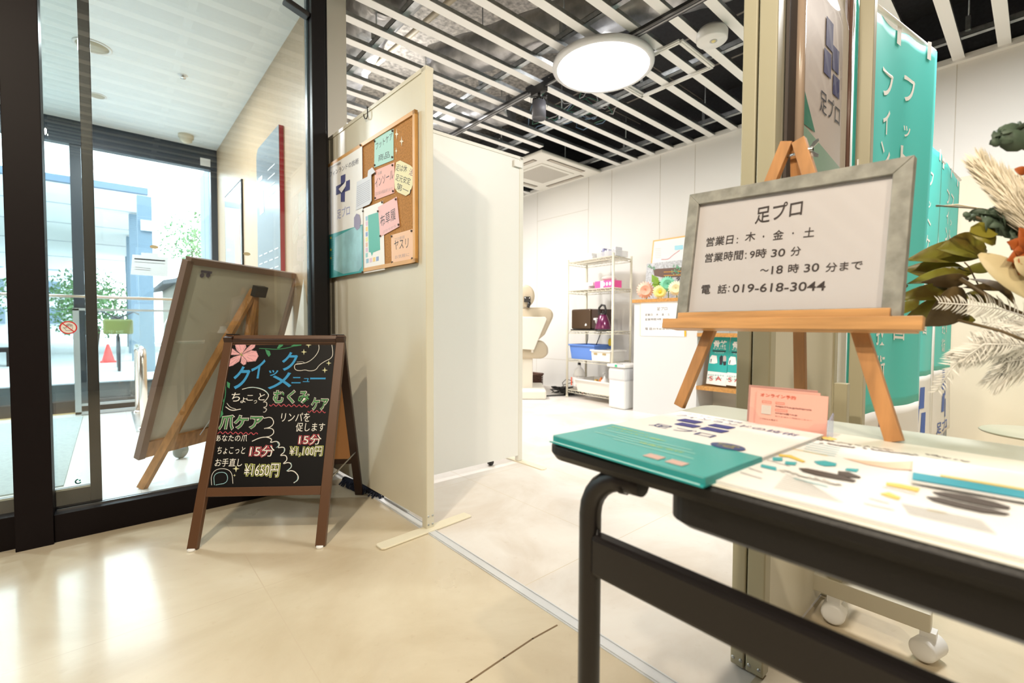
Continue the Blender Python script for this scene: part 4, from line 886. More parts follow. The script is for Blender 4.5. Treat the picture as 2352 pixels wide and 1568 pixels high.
fd = (P_['fr'] - P_['fl']).normalized(); bd_ = V((-fd.y, fd.x, 0)); bd_ = bd_ if bd_.x > 0 else -bd_
def sbox(u0, u1, v0, v1, z0, z1, m=None):     # u along the front (0..0.66), v depth
    o = P_['fl'] + fd * (u0 + u1) / 2 + bd_ * (v0 + v1) / 2 + V((0, 0, (z0 + z1) / 2))
    return (m or MB()).obox(o, fd, bd_, (0, 0, 1), u1 - u0, v1 - v0, z1 - z0)
def sp3(u, v, z_): return P_['fl'] + fd * u + bd_ * v + V((0, 0, z_))
def basket(name, label, cat, u0, u1, v0, v1, z0, h, col, flare=.015, holes=False):
    t = thing(name, label, cat, sp3((u0 + u1) / 2, (v0 + v1) / 2, z0)); m_ = mat(name + str(round(u0 * 100)), col, .4); w = .006
    def ring(e, zz): return [sp3(u0 - e, v0 - e, zz), sp3(u1 + e, v0 - e, zz), sp3(u1 + e, v1 + e, zz), sp3(u0 - e, v1 + e, zz)]
    a_, b_, c_, d_ = ring(0, z0), ring(flare, z0 + h), ring(flare - w, z0 + h), ring(-w, z0 + .006)
    m = MB().add(a_ + b_ + c_ + d_, [(3, 2, 1, 0)] + [(i, (i + 1) % 4, 4 + (i + 1) % 4, 4 + i) for i in range(4)] + [(4 + i, 4 + (i + 1) % 4, 8 + (i + 1) % 4, 8 + i) for i in range(4)] + [(8 + i, 8 + (i + 1) % 4, 12 + (i + 1) % 4, 12 + i) for i in range(4)] + [(12, 13, 14, 15)])
    m.build('tub', m_, t)
    r = MB(); q = ring(flare + .006, z0 + h)
    for i in range(4): r.bar(q[i], q[(i + 1) % 4], .012, .014)
    r.build('rim', m_, t)
    if holes:
        s = MB()
        for u in (u0 + (u1 - u0) * .22, u0 + (u1 - u0) * .72): s.obox(sp3(u, v0 - flare * .8 - .001, z0 + h * .68), fd, bd_, (0, 0, 1), .045, .004, .018)
        s.build('handle_slot', mat('slot_tan', (.45, .33, .15), .6), t)
    return t
zs = SH[2] + .004
def frontpl(v): return PL(sp3(0, v, 0), fd, (0, 0, 1))
# toaster oven
t = thing('toaster_oven', 'dark brown toaster oven on the middle shelf', 'toaster', sp3(.19, .15, zs)); m_to = mat('toaster_brown', (.085, .052, .03), .22, .3)
sbox(.035, .33, .02, .27, zs + .015, zs + .235).build('body', m_to, t, bevel=.018); sbox(.335, .46, .03, .25, zs + .02, zs + .23).build('side_body', mat('toaster_dark', (.045, .025, .02), .3), t, bevel=.01)
sbox(.03, .45, .02, .26, zs, zs + .014).build('base', m_dark, t); sbox(.37, .43, .0265, .03, zs + .115, zs + .135).build('label', m_paper, t)
fp_ = frontpl(.0185); mk = MB().poly(fp_, [(.255, zs + .05), (.28, zs + .058), (.275, zs + .075), (.262, zs + .078), (.252, zs + .065)]); mk.build('logo_mark', m_paper, t)
# kettle
kc = sp3(.50, .03, zs); t = thing('kettle', 'purple electric kettle beside the toaster oven', 'kettle', kc); m_k = mat('kettle_purple', (.13, .006, .065), .2, .2, coat=.5)
MB().lathe(kc, [(0, .0), (.085, 0), (.088, .012), (.0, .016)], 28).build('base', m_dark, t)
MB().lathe(kc, [(.0, .018), (.084, .018), (.084, .03), (.070, .09), (.045, .155), (.036, .168), (0, .172)], 32).build('body', m_k, t)
MB().lathe(kc, [(.037, .168), (.034, .18), (.012, .19), (0, .192)], 20).ball(kc + V((0, 0, .198)), .012).build('lid', m_dark, t)
hv = -fd; MB().tube([kc + hv * .038 + V((0, 0, .15)), kc + hv * .06 + V((0, 0, .19)), kc + hv * .055 + V((0, 0, .24)), kc + hv * .02 + V((0, 0, .27)), kc - hv * .02 + V((0, 0, .262)), kc - hv * .036 + V((0, 0, .22)), kc - hv * .036 + V((0, 0, .175))], .011, 10).build('handle', m_dark, t)
MB().ball(kc - bd_ * .066 + hv * .03 + V((0, 0, .105)), .03, (.6, .3, 1.1)).build('water_gauge', mat('gauge', (.6, .6, .6), .2), t)
# middle lower shelf
z1 = SH[1] + .004
basket('plastic_basket', 'blue plastic basket on the second lowest shelf', 'basket', .04, .385, .03, .27, z1, .155, (.13, .27, .72), .018)
basket('storage_box', 'small white handled box beside the blue basket', 'storage box', .40, .64, -.02, .20, z1, .11, (.84, .82, .78), .008, True)
tag(MB().ball(sp3(.43, .22, z1 + .19), .028, (1, .6, 1.5)).build('sponge', mat('yellow_item', (.8, .6, .05), .6)), 'small yellow thing behind the white handled box', 'sponge')
z0_ = SH[0] + .004
basket('wash_tub', 'white wash tub on the bottom shelf', 'tub', .17, .62, .0, .25, z0_, .13, (.84, .82, .78), .025)
# bottles
c = sp3(.09, .10, z0_); t = thing('water_bottle', 'clear bottle with red and white label on the bottom shelf', 'bottle', c)
MB().lathe(c, [(0, 0), (.065, 0), (.07, .02), (.07, .16), (.05, .22), (.02, .25), (.018, .275), (0, .275)], 24).build('body', mat('bottle_clear', (.75, .72, .66), .15, alpha=.45), t)
MB().lathe(c, [(.0715, .04), (.0715, .14)], 24).build('label', m_paper, t); MB().lathe(c, [(0, .31), (.012, .31), (.018, .29), (.018, .27)], 14).build('cap', m_dark, t)
lm = MB(); lp_ = PL(c - bd_ * .073, fd, (0, 0, 1))
for u in (-.055, .025): lm.rect(lp_, u, .045, u + .018, .135)
lm.build('red_label', mat('label_red', (.80, .13, .06), .5), t)
c = sp3(.47, .10, z0_ + .02); t = thing('pump_bottle', 'white pump bottle standing in the wash tub', 'bottle', c)
MB().lathe(c, [(0, 0), (.04, 0), (.04, .11), (.015, .14), (.012, .165), (0, .165)], 20).build('body', m_plastic, t); MB().cyl(c + V((0, 0, .16)), c + V((0, 0, .185)), .006, 8).box((c.x - .03, c.y - .008, c.z + .185), (c.x + .012, c.y + .008, c.z + .197)).build('pump', m_plastic, t)
c = sp3(.40, .12, z0_ + .02); tag(MB().lathe(c, [(0, 0), (.03, 0), (.032, .09), (.012, .13), (0, .15)], 16).build('spray_bottle', mat('orange_bottle', (.8, .22, .04), .4)), 'orange bottle in the wash tub behind the pump bottle', 'bottle')
c = sp3(.33, .12, z0_ + .02); tag(MB().lathe(c, [(0, 0), (.03, 0), (.032, .07), (.02, .11), (0, .115)], 16).build('amber_jar', mat('amber', (.5, .30, .04), .3)), 'amber jar in the wash tub', 'jar')
# tissue box, trays, clear case
z3 = SH[3] + .004
t = thing('tissue_box', 'pink and white tissue box with a bag on the second highest shelf', 'tissue box', sp3(.5, .12, z3)); sbox(.38, .63, .03, .16, z3, z3 + .075).build('box', mat('tissue_pink', (.86, .10, .36), .5), t)
q = frontpl(.0295); w_ = MB()
for u in (.51, .55, .59): w_.poly(q, circ(q, u, z3 + .04, .014, .02, 16))
w_.rect(q, .46, z3 + .002, .50, z3 + .073); w_.build('white_print', m_paper, t)
tag(MB().ball(sp3(.50, .12, z3 + .105), .09, (1, .8, .32)).build('plastic_bag', mat('bag_clear', (.82, .78, .74), .2, alpha=.7)), 'crumpled clear bag on top of the tissue box', 'bag')
tag(sbox(.03, .28, .03, .28, z3, z3 + .035).build('tray', m_plastic, bevel=.004), 'white tray on the second highest shelf', 'tray')
tag(sbox(.03, .34, .04, .30, z3 + .036, z3 + .075).build('tray', m_plastic, bevel=.004), 'white box lying on the tray of the second highest shelf', 'box')
z4 = SH[4] + .004
tag(sbox(.04, .34, .03, .28, z4, z4 + .035).build('tray', m_plastic, bevel=.004), 'lower white flat box on the top shelf', 'box')
tag(sbox(.06, .32, .04, .27, z4 + .036, z4 + .07).build('tray', m_plastic, bevel=.004), 'upper white flat box on the top shelf', 'box')
t = thing('organizer', 'clear organizer full of small tools on the top shelf', 'organizer', sp3(.52, .12, z4))
sbox(.40, .66, .03, .22, z4, z4 + .06).build('case', mat('case_clear', (.80, .80, .82), .2, alpha=.55), t, bevel=.004)
for i in range(7): sbox(.42 + .032 * i, .44 + .032 * i, .06, .16, z4 + .01, z4 + .07 + .03 * rn_.random()).build('tool', mat('tool%d' % (i % 3), ((.7, .7, .75), (.3, .3, .5), (.8, .8, .8))[i % 3], .5), t)
tag(MB().tube([sp3(.12, .2, zs - .01), sp3(.10, .22, zs - .1), sp3(.09, .2, z1 + .12)], .004, 6).build('cord', m_dark), 'thin black cord hanging under the toaster at the left', 'cord')
tag(MB().tube([sp3(.32, .2, zs - .01), sp3(.27, .22, zs - .08), sp3(.24, .2, z1 + .14)], .005, 6).build('cord', m_dark), 'thicker black cord hanging behind the blue basket', 'cord')
# waste bin
bc = V((3.80, 2.66, 0)); t = thing('waste_bin', 'white waste bin with bag and flat lid beside the shelving', 'waste bin', bc); fx, fy = fd, bd_
MB().obox(bc + V((0, 0, .2)), fx, fy, (0, 0, 1), .20, .26, .40).build('body', m_plastic, t, bevel=.02); MB().obox(bc + V((0, 0, .415)), fx, fy, (0, 0, 1), .225, .285, .03).build('lid', mat('lid_white', (.82, .80, .76), .4), t, bevel=.006)
bg_ = MB().obox(bc + V((0, 0, .33)), fx, fy, (0, 0, 1), .215, .275, .14); bg_.build('bag', mat('bag_white', (.80, .80, .82), .25, alpha=.8), t, bevel=.03)
q = PL(bc - fy * .1435 + V((0, 0, 0)), fx, (0, 0, 1)); MB().rect(q, -.01, .405, .02, .428).build('green_label', mat('label_green', (.03, .5, .25), .5), t)
MB().obox(bc - fy * .08 + V((0, 0, .4315)), fx, fy, (0, 0, 1), .07, .012, .002).build('lid_slot', m_dark, t)
# treatment chair seen from behind
cc_ = V((3.52, 3.78, 0)); X_ = V((.753, -.658, 0)); Y_ = V((.658, .753, 0))   # its width and its facing direction
cc_ = at(1183, 900, z=0) ; cc_ = V((3.40, 3.80, 0)) + X_ * .085
m_bei = mat('leatherette', (.56, .47, .34), .45); m_cov = mat('chair_cover', (.83, .78, .68), .4)
t = thing('treatment_chair', 'beige reclining treatment chair seen from behind past the white partition', 'chair', cc_)
def cp3(x, y, z_): return cc_ + X_ * x + Y_ * y + V((0, 0, z_))
def soft(pts, th, nm, m_): 
    o_ = MB().plate([cp3(x, 0, z_) + Y_ * y for x, y, z_ in pts], th, Y_).build(nm, m_, t); d = o_.modifiers.new('b', 'BEVEL'); d.width = .03; d.segments = 4; d.limit_method = 'ANGLE'; [setattr(p, 'use_smooth', True) for p in o_.data.polygons]; return o_
hd = [(.105 * math.cos(i * math.pi / 12), -.02, 1.125 + .125 * math.sin(i * math.pi / 12)) for i in range(24)]
soft([(x, y, z_) for x, y, z_ in hd], .07, 'headrest', m_bei)
hb = MB().obox(cp3(.02, -.04, 1.085), X_, Y_, (0, 0, 1), .07, .03, .06).tube([cp3(.045, -.05, 1.05), cp3(.03, -.03, 1.0)], .018, 10); h2 = hb.build('headrest_bracket', m_dark, t)
MB().lathe(cp3(.0, -.056, 1.10), [(0, .004), (.006, .003), (.007, 0)], 8, -Y_).lathe(cp3(.045, -.056, 1.10), [(0, .004), (.006, .003), (.007, 0)], 8, -Y_).build('bolt', m_chrome, h2)
soft([(-.33, 0, .60), (.10, 0, .60), (.22, 0, .70), (.315, 0, .90), (.305, 0, .96), (.25, 0, 1.0), (-.25, 0, 1.0), (-.33, 0, .94)], .11, 'backrest', m_bei)
MB().plate([cp3(-.24, -.03, .55), cp3(.10, -.03, .53), cp3(.135, -.03, .62), cp3(.24, -.03, .87), cp3(.22, -.03, .895), cp3(-.22, -.03, .895)], .028, Y_).build('back_cover', m_cov, t, bevel=.008)
soft([(-.30, .02, .43), (.20, .02, .43), (.26, .02, .48), (.26, .02, .56), (.20, .02, .63), (-.28, .02, .63)], .5, 'seat', m_bei)
MB().obox(cp3(-.02, .25, .24), X_, Y_, (0, 0, 1), .22, .34, .38).build('column', m_cov, t, bevel=.01)
MB().obox(cp3(-.0, .2, .05), X_, Y_, (0, 0, 1), .46, .7, .10).build('base', m_cov, t, bevel=.02)
MB().cyl(cp3(.08, .0, .5), cp3(.08, .0, .57), .014, 10).build('pin', m_cov, t)
c_ = at(1230, 882, x=4.05); bs = thing('wicker_basket', 'brown woven basket on the floor behind the treatment chair', 'basket', (4.05, 3.98, 0))
wk = mat('wicker', (.20, .10, .07), .8, var=.5, scale=60)
bx_, by_ = 4.17, at(1247, 870, x=4.18).y
ws = MB(); X0, X1, Y0, Y1, HB = 3.95, 4.17, by_, by_ + .26, .17
for k in range(6): z_ = .02 + .028 * k; ws.tube([(X0, Y0, z_), (X1, Y0, z_), (X1, Y1, z_), (X0, Y1, z_)], .008, 6, closed=True)
for i in range(11): x = X0 + (X1 - X0) * i / 10; ws.tube([(x, Y0 - .004, .0), (x, Y0 - .004, HB)], .005, 5)
for i in range(12): y = Y0 + (Y1 - Y0) * i / 11; ws.tube([(X0 - .004, y, .0), (X0 - .004, y, HB)], .005, 5)
ws.build('weave', wk, bs); MB().box((X0 + .005, Y0 + .005, .0), (X1 - .005, Y1 - .005, .15)).build('lining', mat('lining', (.12, .07, .05), .8), bs)
MB().tube([(X0 - .005, Y0 - .005, HB + .01), (X1 + .005, Y0 - .005, HB + .01), (X1 + .005, Y1 + .005, HB + .01), (X0 - .005, Y1 + .005, HB + .01)], .013, 8, closed=True).build('rim', wk, bs)
cb = MB(); rc = random.Random(4)
for k in range(9):
    x0, y0 = 4.02 + rc.uniform(-.05, .1), 3.62 + rc.uniform(-.06, .06); pts = [(x0, y0, .02)]
    for i in range(8): pts.append((x0 + rc.uniform(-.16, .16), y0 + rc.uniform(-.16, .16), rc.uniform(.006, .08)))
    cb.tube(pts, .005, 5)
cb.tube([(3.0, 3.9, .008), (3.5, 3.72, .008), (3.8, 3.60, .008), (4.0, 3.5, .008)], .007, 6)
cb.tube([(4.05, 3.68, .02), (4.05, 3.72, .12), (4.05, 3.66, .17), (4.05, 3.58, .16), (4.05, 3.56, .14), (4.05, 3.7, .10)], .004, 5)
tag(cb.build('power_cables', m_dark), 'tangle of black cables on the floor between chair and shelving', 'cables')
tag(MB().bar((3.93, 3.58, .03), (4.12, 3.44, .04), .05, .035).build('power_strip', m_dark, bevel=.006), 'black power strip lying on the tangle of cables', 'power strip')
tag(MB().tube([(4.08, 3.44, .02), (4.12, 3.42, .07), (4.06, 3.43, .10)], .012, 8).build('red_plug', mat('plug_red', (.7, .05, .05), .5)), 'small red plug on the floor by the shelving foot', 'plug')

# counter with notice, leaflet rack
t = thing('counter', 'white reception counter with wooden top and open side shelf', 'counter', (3.95, 2.0, 0)); CX = 3.70
y_l = at(1457, 700, x=CX).y; y_m = at(1601, 800, x=CX).y
zt = at(1458, 688, x=CX).z
MB().box((CX, y_m, 0), (4.3, y_l, zt - .03)).build('body', mat('counter_white', (.68, .69, .70), .45), t)
MB().box((CX - .015, y_m, zt - .03), (4.3, y_l + .015, zt)).build('top', m_oak, t)
zs1 = at(1640, 890, x=CX).z; zs2 = at(1640, 765, x=CX).z; y_r = .95
rkm = MB().box((CX + .3, y_r, 0), (CX + .32, y_m, zs2)).box((CX, y_r, 0), (CX + .3, y_m, .02)).box((CX, y_r, 0), (CX + .3, y_r + .02, zs2)); rkm.build('side_shelf', mat('rack_cream', (.74, .72, .64), .5), t)
for z_ in (zs1, zs2): MB().box((CX - .005, y_r, z_ - .03), (CX + .3, y_m, z_)).build('shelf_board', m_oak, t)
cpn = PL((CX - .003, 0, 0), (0, -1, 0), (0, 0, 1))
n_ = thing('counter_notice', 'white opening hours notice on the front of the counter', 'notice', cpn.p(*cpn.uv(1525, 730)))
z = zc(3.646, 1440, 530)
MB().ppoly(cpn, [z(115, 585), z(440, 575), z(478, 780), z(480, 885), z(112, 878)], 0).build('sheet', m_paper, n_)
e_ = MB().ppoly(cpn, [z(482, 810), z(496, 810), z(496, 884), z(482, 884)], .001); e_.build('orange_edge', mat('orange_tape', (.95, .45, .02), .5), n_)
MB().ppoly(cpn, [z(112, 585), z(117, 585), z(115, 878), z(110, 878)], .001).build('peach_edge', mat('peach_tape', (.95, .68, .45), .5), n_)
cq = PL((CX - .0045, 0, 0), (0, -1, 0), (0, 0, 1)); m_txt = mat('print_grey', (.12, .10, .10), .6)
x_ = MB().ptext(cq, '足プロ', z(250, 668), z(338, 664), 8).ptext(cq, '営業日：木・金・土', z(152, 712), z(360, 710), 5.5).ptext(cq, '営業時間:9時', z(152, 752), z(288, 750), 5.5).ptext(cq, '30分', z(298, 750), z(350, 748), 5.5).ptext(cq, '電 話:019-618-3044', z(152, 830), z(384, 830), 6).ptext(cq, '～18時30分まで', z(270, 790), z(420, 788), 5.5); x_.build('lettering', m_txt, n_)
# leaflets on the rack
lpn = PL((CX + .02, 0, 0), (0, -1, 0), (.12, 0, 1))
def rack_leaflet(z, label, full):
    t = thing('rack_leaflet', label, 'leaflet', lpn.p(*lpn.uv(*z(780, 1280))), 'teal leaflets on the side shelf')
    MB().ppoly(lpn, [z(718, 858), z(870, 868), z(830, 1300), z(663, 1278)], 0).build('card', m_paper, t)
    MB().ppoly(lpn, [z(718, 858), z(868, 868), z(840, 1190), z(676, 1172)], .001).build('teal_field', m_teal, t)
    l2 = PL(lpn.p(0, 0, .0018), lpn.r, lpn.u); MB().ptext(l2, '骨格', z(724, 972), z(840, 978), 16, bold=.03).ptext(l2, 'インソール', z(720, 990), z(832, 996), 4.5, bold=.02).ptext(l2, 'フットケア', z(733, 1026), z(812, 1030), 3.5).build('title', m_paper, t)
    f = MB().ppoly(l2, [z(690, 1108), z(697, 1060), z(712, 1040), z(752, 1045), z(758, 1105), z(730, 1112)]); f.build('photo_print', m_paper, t)
    MB().ppoly(l2, [z(776, 1120), z(775, 1060), z(790, 1040), z(803, 1050), z(803, 1090), z(795, 1122)]).ppoly(l2, [z(803, 1095), z(832, 1095), z(828, 1125), z(810, 1127)]).ppoly(l2, [z(718, 1000), z(828, 1004), z(828, 1014), z(718, 1010)]).ppoly(l2, [z(700, 1075), z(712, 1070), z(705, 1105), z(698, 1105)]).build('dark_print', m_ink, t)
    MB().ppoly(l2, [z(805, 1092), z(806, 1050), z(822, 1042), z(832, 1055), z(831, 1090)]).build('insole_print', mat('insole_grey', (.5, .42, .42), .5), t)
    w = MB().ptext(l2, '大切な足を守る', z(676, 1212), z(812, 1220), 4).ptext(l2, '時代に変わる', z(676, 1238), z(795, 1244), 4); w.build('green_lettering', mat('tealdark', (.0, .33, .30), .5), t)
    r_ = MB().ptext(PL(lpn.p(0, 0, .003), lpn.r, lpn.u), 'S A', z(690, 1252), z(790, 1256), 10); r_.build('red_lettering', mat('red_ink', (.6, 0, 0)), t)
rack_leaflet(z, 'left teal insole leaflet on the side shelf of the counter', True)
rack_leaflet(zc(3.646, 1440 + 158 / 3.646, 530 + 3), 'right teal insole leaflet on the side shelf, half hidden by the post', True)
for k, (px, py) in enumerate(((1648, 925), (1686, 925))):
    c = at(px, py, x=CX + .1); c.z = zs1 - .29; b = MB()
    for i in range(60): a_ = rc.uniform(0, 6.28); b.tube([c + V((rc.uniform(-.05, .05), rc.uniform(-.06, .06), rc.uniform(0, .07))) for _ in range(3)], .004, 4)
    tag(b.build('gold_tinsel', mat('gold_wrap', (.50, .36, .06), .35, .6)), ('left' if k == 0 else 'right') + ' bundle of gold wrapped sweets under the side shelf', 'sweets')
    tag(box((c.x - .1, c.y - .1, c.z - .03), (c.x + .1, c.y + .1, c.z - .001)).build('sweet_box', m_paper), ('left' if k == 0 else 'right') + ' white box carrying the gold sweets', 'box')
# display on the counter
dpn = PL((CX + .25, 0, 0), (0, -1, 0), (.15, 0, 1)); z = zc(3.646, 1440, 530)
t = thing('picture_board', 'wood framed foot diagram board standing on the counter', 'picture board', (CX + .25, y_m + .2, zt))
q = [dpn.uv(*z(218, 80)), dpn.uv(*z(470, 45)), dpn.uv(*z(180, 300))]; u0, u1 = q[0][0], q[0][0] + .55; v1 = q[0][1]
MB().plate([dpn.p(u0, zt - .0, -.012), dpn.p(u1, zt, -.012), dpn.p(u1, v1, -.012), dpn.p(u0, v1, -.012)], .01, dpn.n).build('frame', mat('orange_wood', (.80, .48, .15), .5), t)
MB().rect(dpn, u0 + .015, zt + .02, u1 - .015, v1 - .015, -.001).build('sheet', m_paper, t)
MB().pstroke(dpn, [z(290, 240), z(350, 238), z(380, 205), z(440, 165)], .008, .001).build('foot_line', mat('foot_pink', (.75, .40, .42), .6), t)
MB().ppoly(dpn, [z(400, 125), z(470, 118), z(470, 155), z(400, 162)], .001).build('blue_box', mat('sky_box', (.35, .68, .80), .5), t)
g = MB()
for i in range(6): g.pstroke(dpn, [z(235, 150 + 15 * i), z(285, 148 + 15 * i)], .003, .001)
g.build('print', mat('grey_print', (.5, .5, .5)), t)
cpl2 = PL((CX + .16, 0, 0), (0, -1, 0), (.1, 0, 1)); t = thing('desk_calendar', 'photo calendar with train picture behind the flowers on the counter', 'calendar', (CX + .16, y_m + .15, zt))
a_ = cpl2.uv(*z(165, 275)); b_ = cpl2.uv(*z(480, 275))
MB().plate([cpl2.p(a_[0], zt, -.01), cpl2.p(b_[0] + .03, zt, -.01), cpl2.p(b_[0] + .03, a_[1], -.01), cpl2.p(a_[0], a_[1], -.01)], .008, cpl2.n).build('card', mat('cal_grey', (.60, .62, .66), .5, var=.4, scale=60), t)
MB().ppoly(cpl2, [z(220, 320), z(460, 305), z(460, 385), z(300, 390), z(230, 375)], .0).build('train_print', mat('train_brown', (.13, .07, .05), .5), t)
o_ = MB()
for y in (342, 372): o_.pstroke(cpl2, [z(310, y + 3), z(460, y - 4)], .004, .0014)
o_.build('orange_stripe', mat('orange_tape', (.9, .4, 0)), t)
lf = MB()
for i in range(40): cxx, cyy = rc.choice(((200, 300), (410, 300), (400, 345))); cxx += rc.uniform(-30, 30); cyy += rc.uniform(-22, 22); lf.ppoly(cpl2, [z(cxx, cyy), z(cxx + 9, cyy - 3), z(cxx + 12, cyy + 5), z(cxx + 3, cyy + 8)], .002)
lf.build('foliage_print', mat('green_print', (.15, .38, .22), .6), t)
MB().ptext(PL(cpl2.p(0, 0, .002), cpl2.r, cpl2.u), '9', z(340, 420), z(372, 420), 9).ptext(PL(cpl2.p(0, 0, .002), cpl2.r, cpl2.u), '9', z(412, 420), z(440, 420), 9).build('numerals', m_ink, t)
def bloom(px, py, r, col, label, x, nm='flower', layers=6, n=20, core=None):
    c = at(px, py, x=x); t = thing(nm, label, 'flower', (c.x, c.y, zt)); m = MB(); ax = (CAM - c).normalized(); e1 = ax.orthogonal().normalized(); e2 = ax.cross(e1)
    for l in range(layers):
        rr_ = r * (1 - .17 * l); el = .15 + .22 * l
        for k in range(n):
            a_ = 2 * math.pi * (k + .5 * (l % 2)) / n; dr_ = e1 * math.cos(a_) + e2 * math.sin(a_); sd = e2 * math.cos(a_) - e1 * math.sin(a_)
            tp = c + dr_ * rr_ * math.cos(el) + ax * rr_ * math.sin(el) * .9; md = c + dr_ * rr_ * .55 * math.cos(el) + ax * rr_ * .5; w_ = rr_ * .16
            m.add([c, md - sd * w_, tp - sd * w_ * .4, tp + sd * w_ * .4, md + sd * w_], [(0, 1, 2, 3, 4)])
    m.build('petals', mat('petal_' + nm + str(px), col, .6), t)
    if core: MB().ball(c + ax * r * .35, r * .22).build('centre', mat('core' + str(px), core, .7), t)
    MB().tube([c - ax * .01, (c.x + .02, c.y, (c.z + zt) / 2), (c.x + .02, c.y, zt + .002)], .004, 6).build('stem', mat('stem_green', (.18, .35, .08), .6), t)
FX = CX + .06
bloom(1482, 666, .080, (.95, .52, .40), 'peach pink bloom at the left end of the counter', FX)
bloom(1516, 670, .062, (.90, .80, .28), 'pale yellow daisy in the middle of the counter flowers', FX - .03, core=(.75, .6, .02))
bloom(1533, 652, .070, (.22, .62, .42), 'mint green bloom on the counter behind the yellow daisy', FX)
bloom(1552, 662, .065, (.92, .84, .55), 'cream bloom at the right end of the counter flowers', FX)
l_ = MB(); lc = at(1512, 655, x=FX)
for px, py, w_ in ((1497, 630, .035), (1503, 640, .03), (1497, 652, .028), (1520, 645, .02), (1525, 650, .016)):
    tp = at(px, py, x=FX - .02); s_ = (tp - lc).normalized().cross((CAM - lc).normalized()) * w_; md = (tp + lc) / 2; l_.add([lc, md - s_ + (CAM - lc).normalized() * .01, tp, md + s_], [(0, 1, 2, 3)])
l_.tube([lc, V((lc.x, lc.y, zt + .002))], .004, 6)
tag(l_.build('leaf_sprig', mat('leaf_green', (.22, .38, .03), .5)), 'bright green leaf sprig rising from the counter flowers', 'leaves')
# ================================================================= SCHOOL DESK
DZ = .646
dx0, dx1, dy0, dy1 = .432, .892, -.235, .432
dt = thing('desk', 'school desk with dark rim and black steel frame used as a leaflet table', 'desk', (.66, .1, 0))
m_dk = mat('desk_black', (.008, .007, .0075), .42, bump=.08, scale=260, spec=.35); m_fr = mat('desk_frame', (.009, .007, .007), .34, spec=.4)
def rrect(x0, y0, x1, y1, r, n=6):
    p = []
    for cx, cy, a0 in ((x1 - r, y1 - r, 0), (x0 + r, y1 - r, 90), (x0 + r, y0 + r, 180), (x1 - r, y0 + r, 270)):
        for i in range(n + 1): a = math.radians(a0 + 90 * i / n); p.append((cx + r * math.cos(a), cy + r * math.sin(a)))
    return p
def slab(x0, y0, x1, y1, r, z0, z1, ins=0):     # rounded slab whose underside tucks in
    m = MB(); a = rrect(x0, y0, x1, y1, r); b = rrect(x0 + ins, y0 + ins, x1 - ins, y1 - ins, max(r - ins, .004)); n = len(a)
    rings = [[(x, y, z1) for x, y in rrect(x0 + .003, y0 + .003, x1 - .003, y1 - .003, r)], [(x, y, z1 - .003) for x, y in a], [(x, y, z0 + .008) for x, y in a], [(x, y, z0) for x, y in b]]
    vs = [q for r_ in rings for q in r_]; fs = [tuple(range(n)), tuple(reversed(range(3 * n, 4 * n)))]
    for k in range(3): fs += [(k * n + (i + 1) % n, k * n + i, (k + 1) * n + i, (k + 1) * n + (i + 1) % n) for i in range(n)]
    return m.add(vs, fs)
slab(dx0, dy0, dx1, dy1, .03, DZ - .021, DZ - .0012, .006).build('rim', m_dk, dt)
slab(dx0 + .004, dy0 + .004, dx1 - .0005, dy1 - .002, .028, DZ - .014, DZ, .0).build('top', mat('desk_top', (.50, .53, .46), .42, var=.05, scale=5), dt)
m = MB().add(*(lambda s: (s.v, s.f))(slab(dx0 + .012, dy0 + .05, dx1 - .06, .262, .03, DZ - .058, DZ - .020, .012))); m.build('tray', m_dk, dt)
lx, ly = .452, .366
for k, (yl, sg) in enumerate(((ly, 1), (dy0 + (dy1 - ly), -1))):
    pts = [(lx, yl - sg * .075, DZ - .026), (lx, yl - sg * .055, DZ - .027)]
    for i in range(7): a = math.radians(90 - 15 * i); pts.append((lx, yl - sg * .055 + sg * .055 * math.cos(a), DZ - .082 + .055 * math.sin(a)))
    pts += [(lx, yl, .30), (lx, yl, .05)]
    for i in range(5): a = math.radians(22.5 * i); pts.append((lx + .035 - .035 * math.cos(a), yl, .05 - .035 * math.sin(a)))
    pts.append((dx1 - .04, yl, .015))
    MB().tube(pts, .0138, 18).build('leg', m_fr, dt)
    for x in (lx + .02, dx1 - .05): MB().lathe((x, yl, 0), [(0, 0), (.017, 0), (.016, .014), (.0, .016)], 16).build('rubber_foot', m_dark, dt)
MB().box((lx - .011, dy0 + .09, .492), (lx + .011, ly - .008, .542)).build('crossbar', m_fr, dt, bevel=.005)
MB().tube([(lx, ly - .012, .487), (lx - .006, ly - .012, .51), (lx, ly - .011, .548)], .004, 8).build('weld', m_dk, dt)
hkk = MB(); 
hkk.tube([(.455, .338, .628), (.45, .332, .612), (.45, .322, .603), (.452, .312, .603), (.454, .304, .611), (.455, .302, .625)], .0009, 6).tube([(.455, .326, .628), (.452, .320, .612), (.45, .312, .606), (.45, .300, .607), (.454, .294, .617), (.455, .292, .626)], .0009, 6)
hkk.build('wire_hook', m_dark, dt)

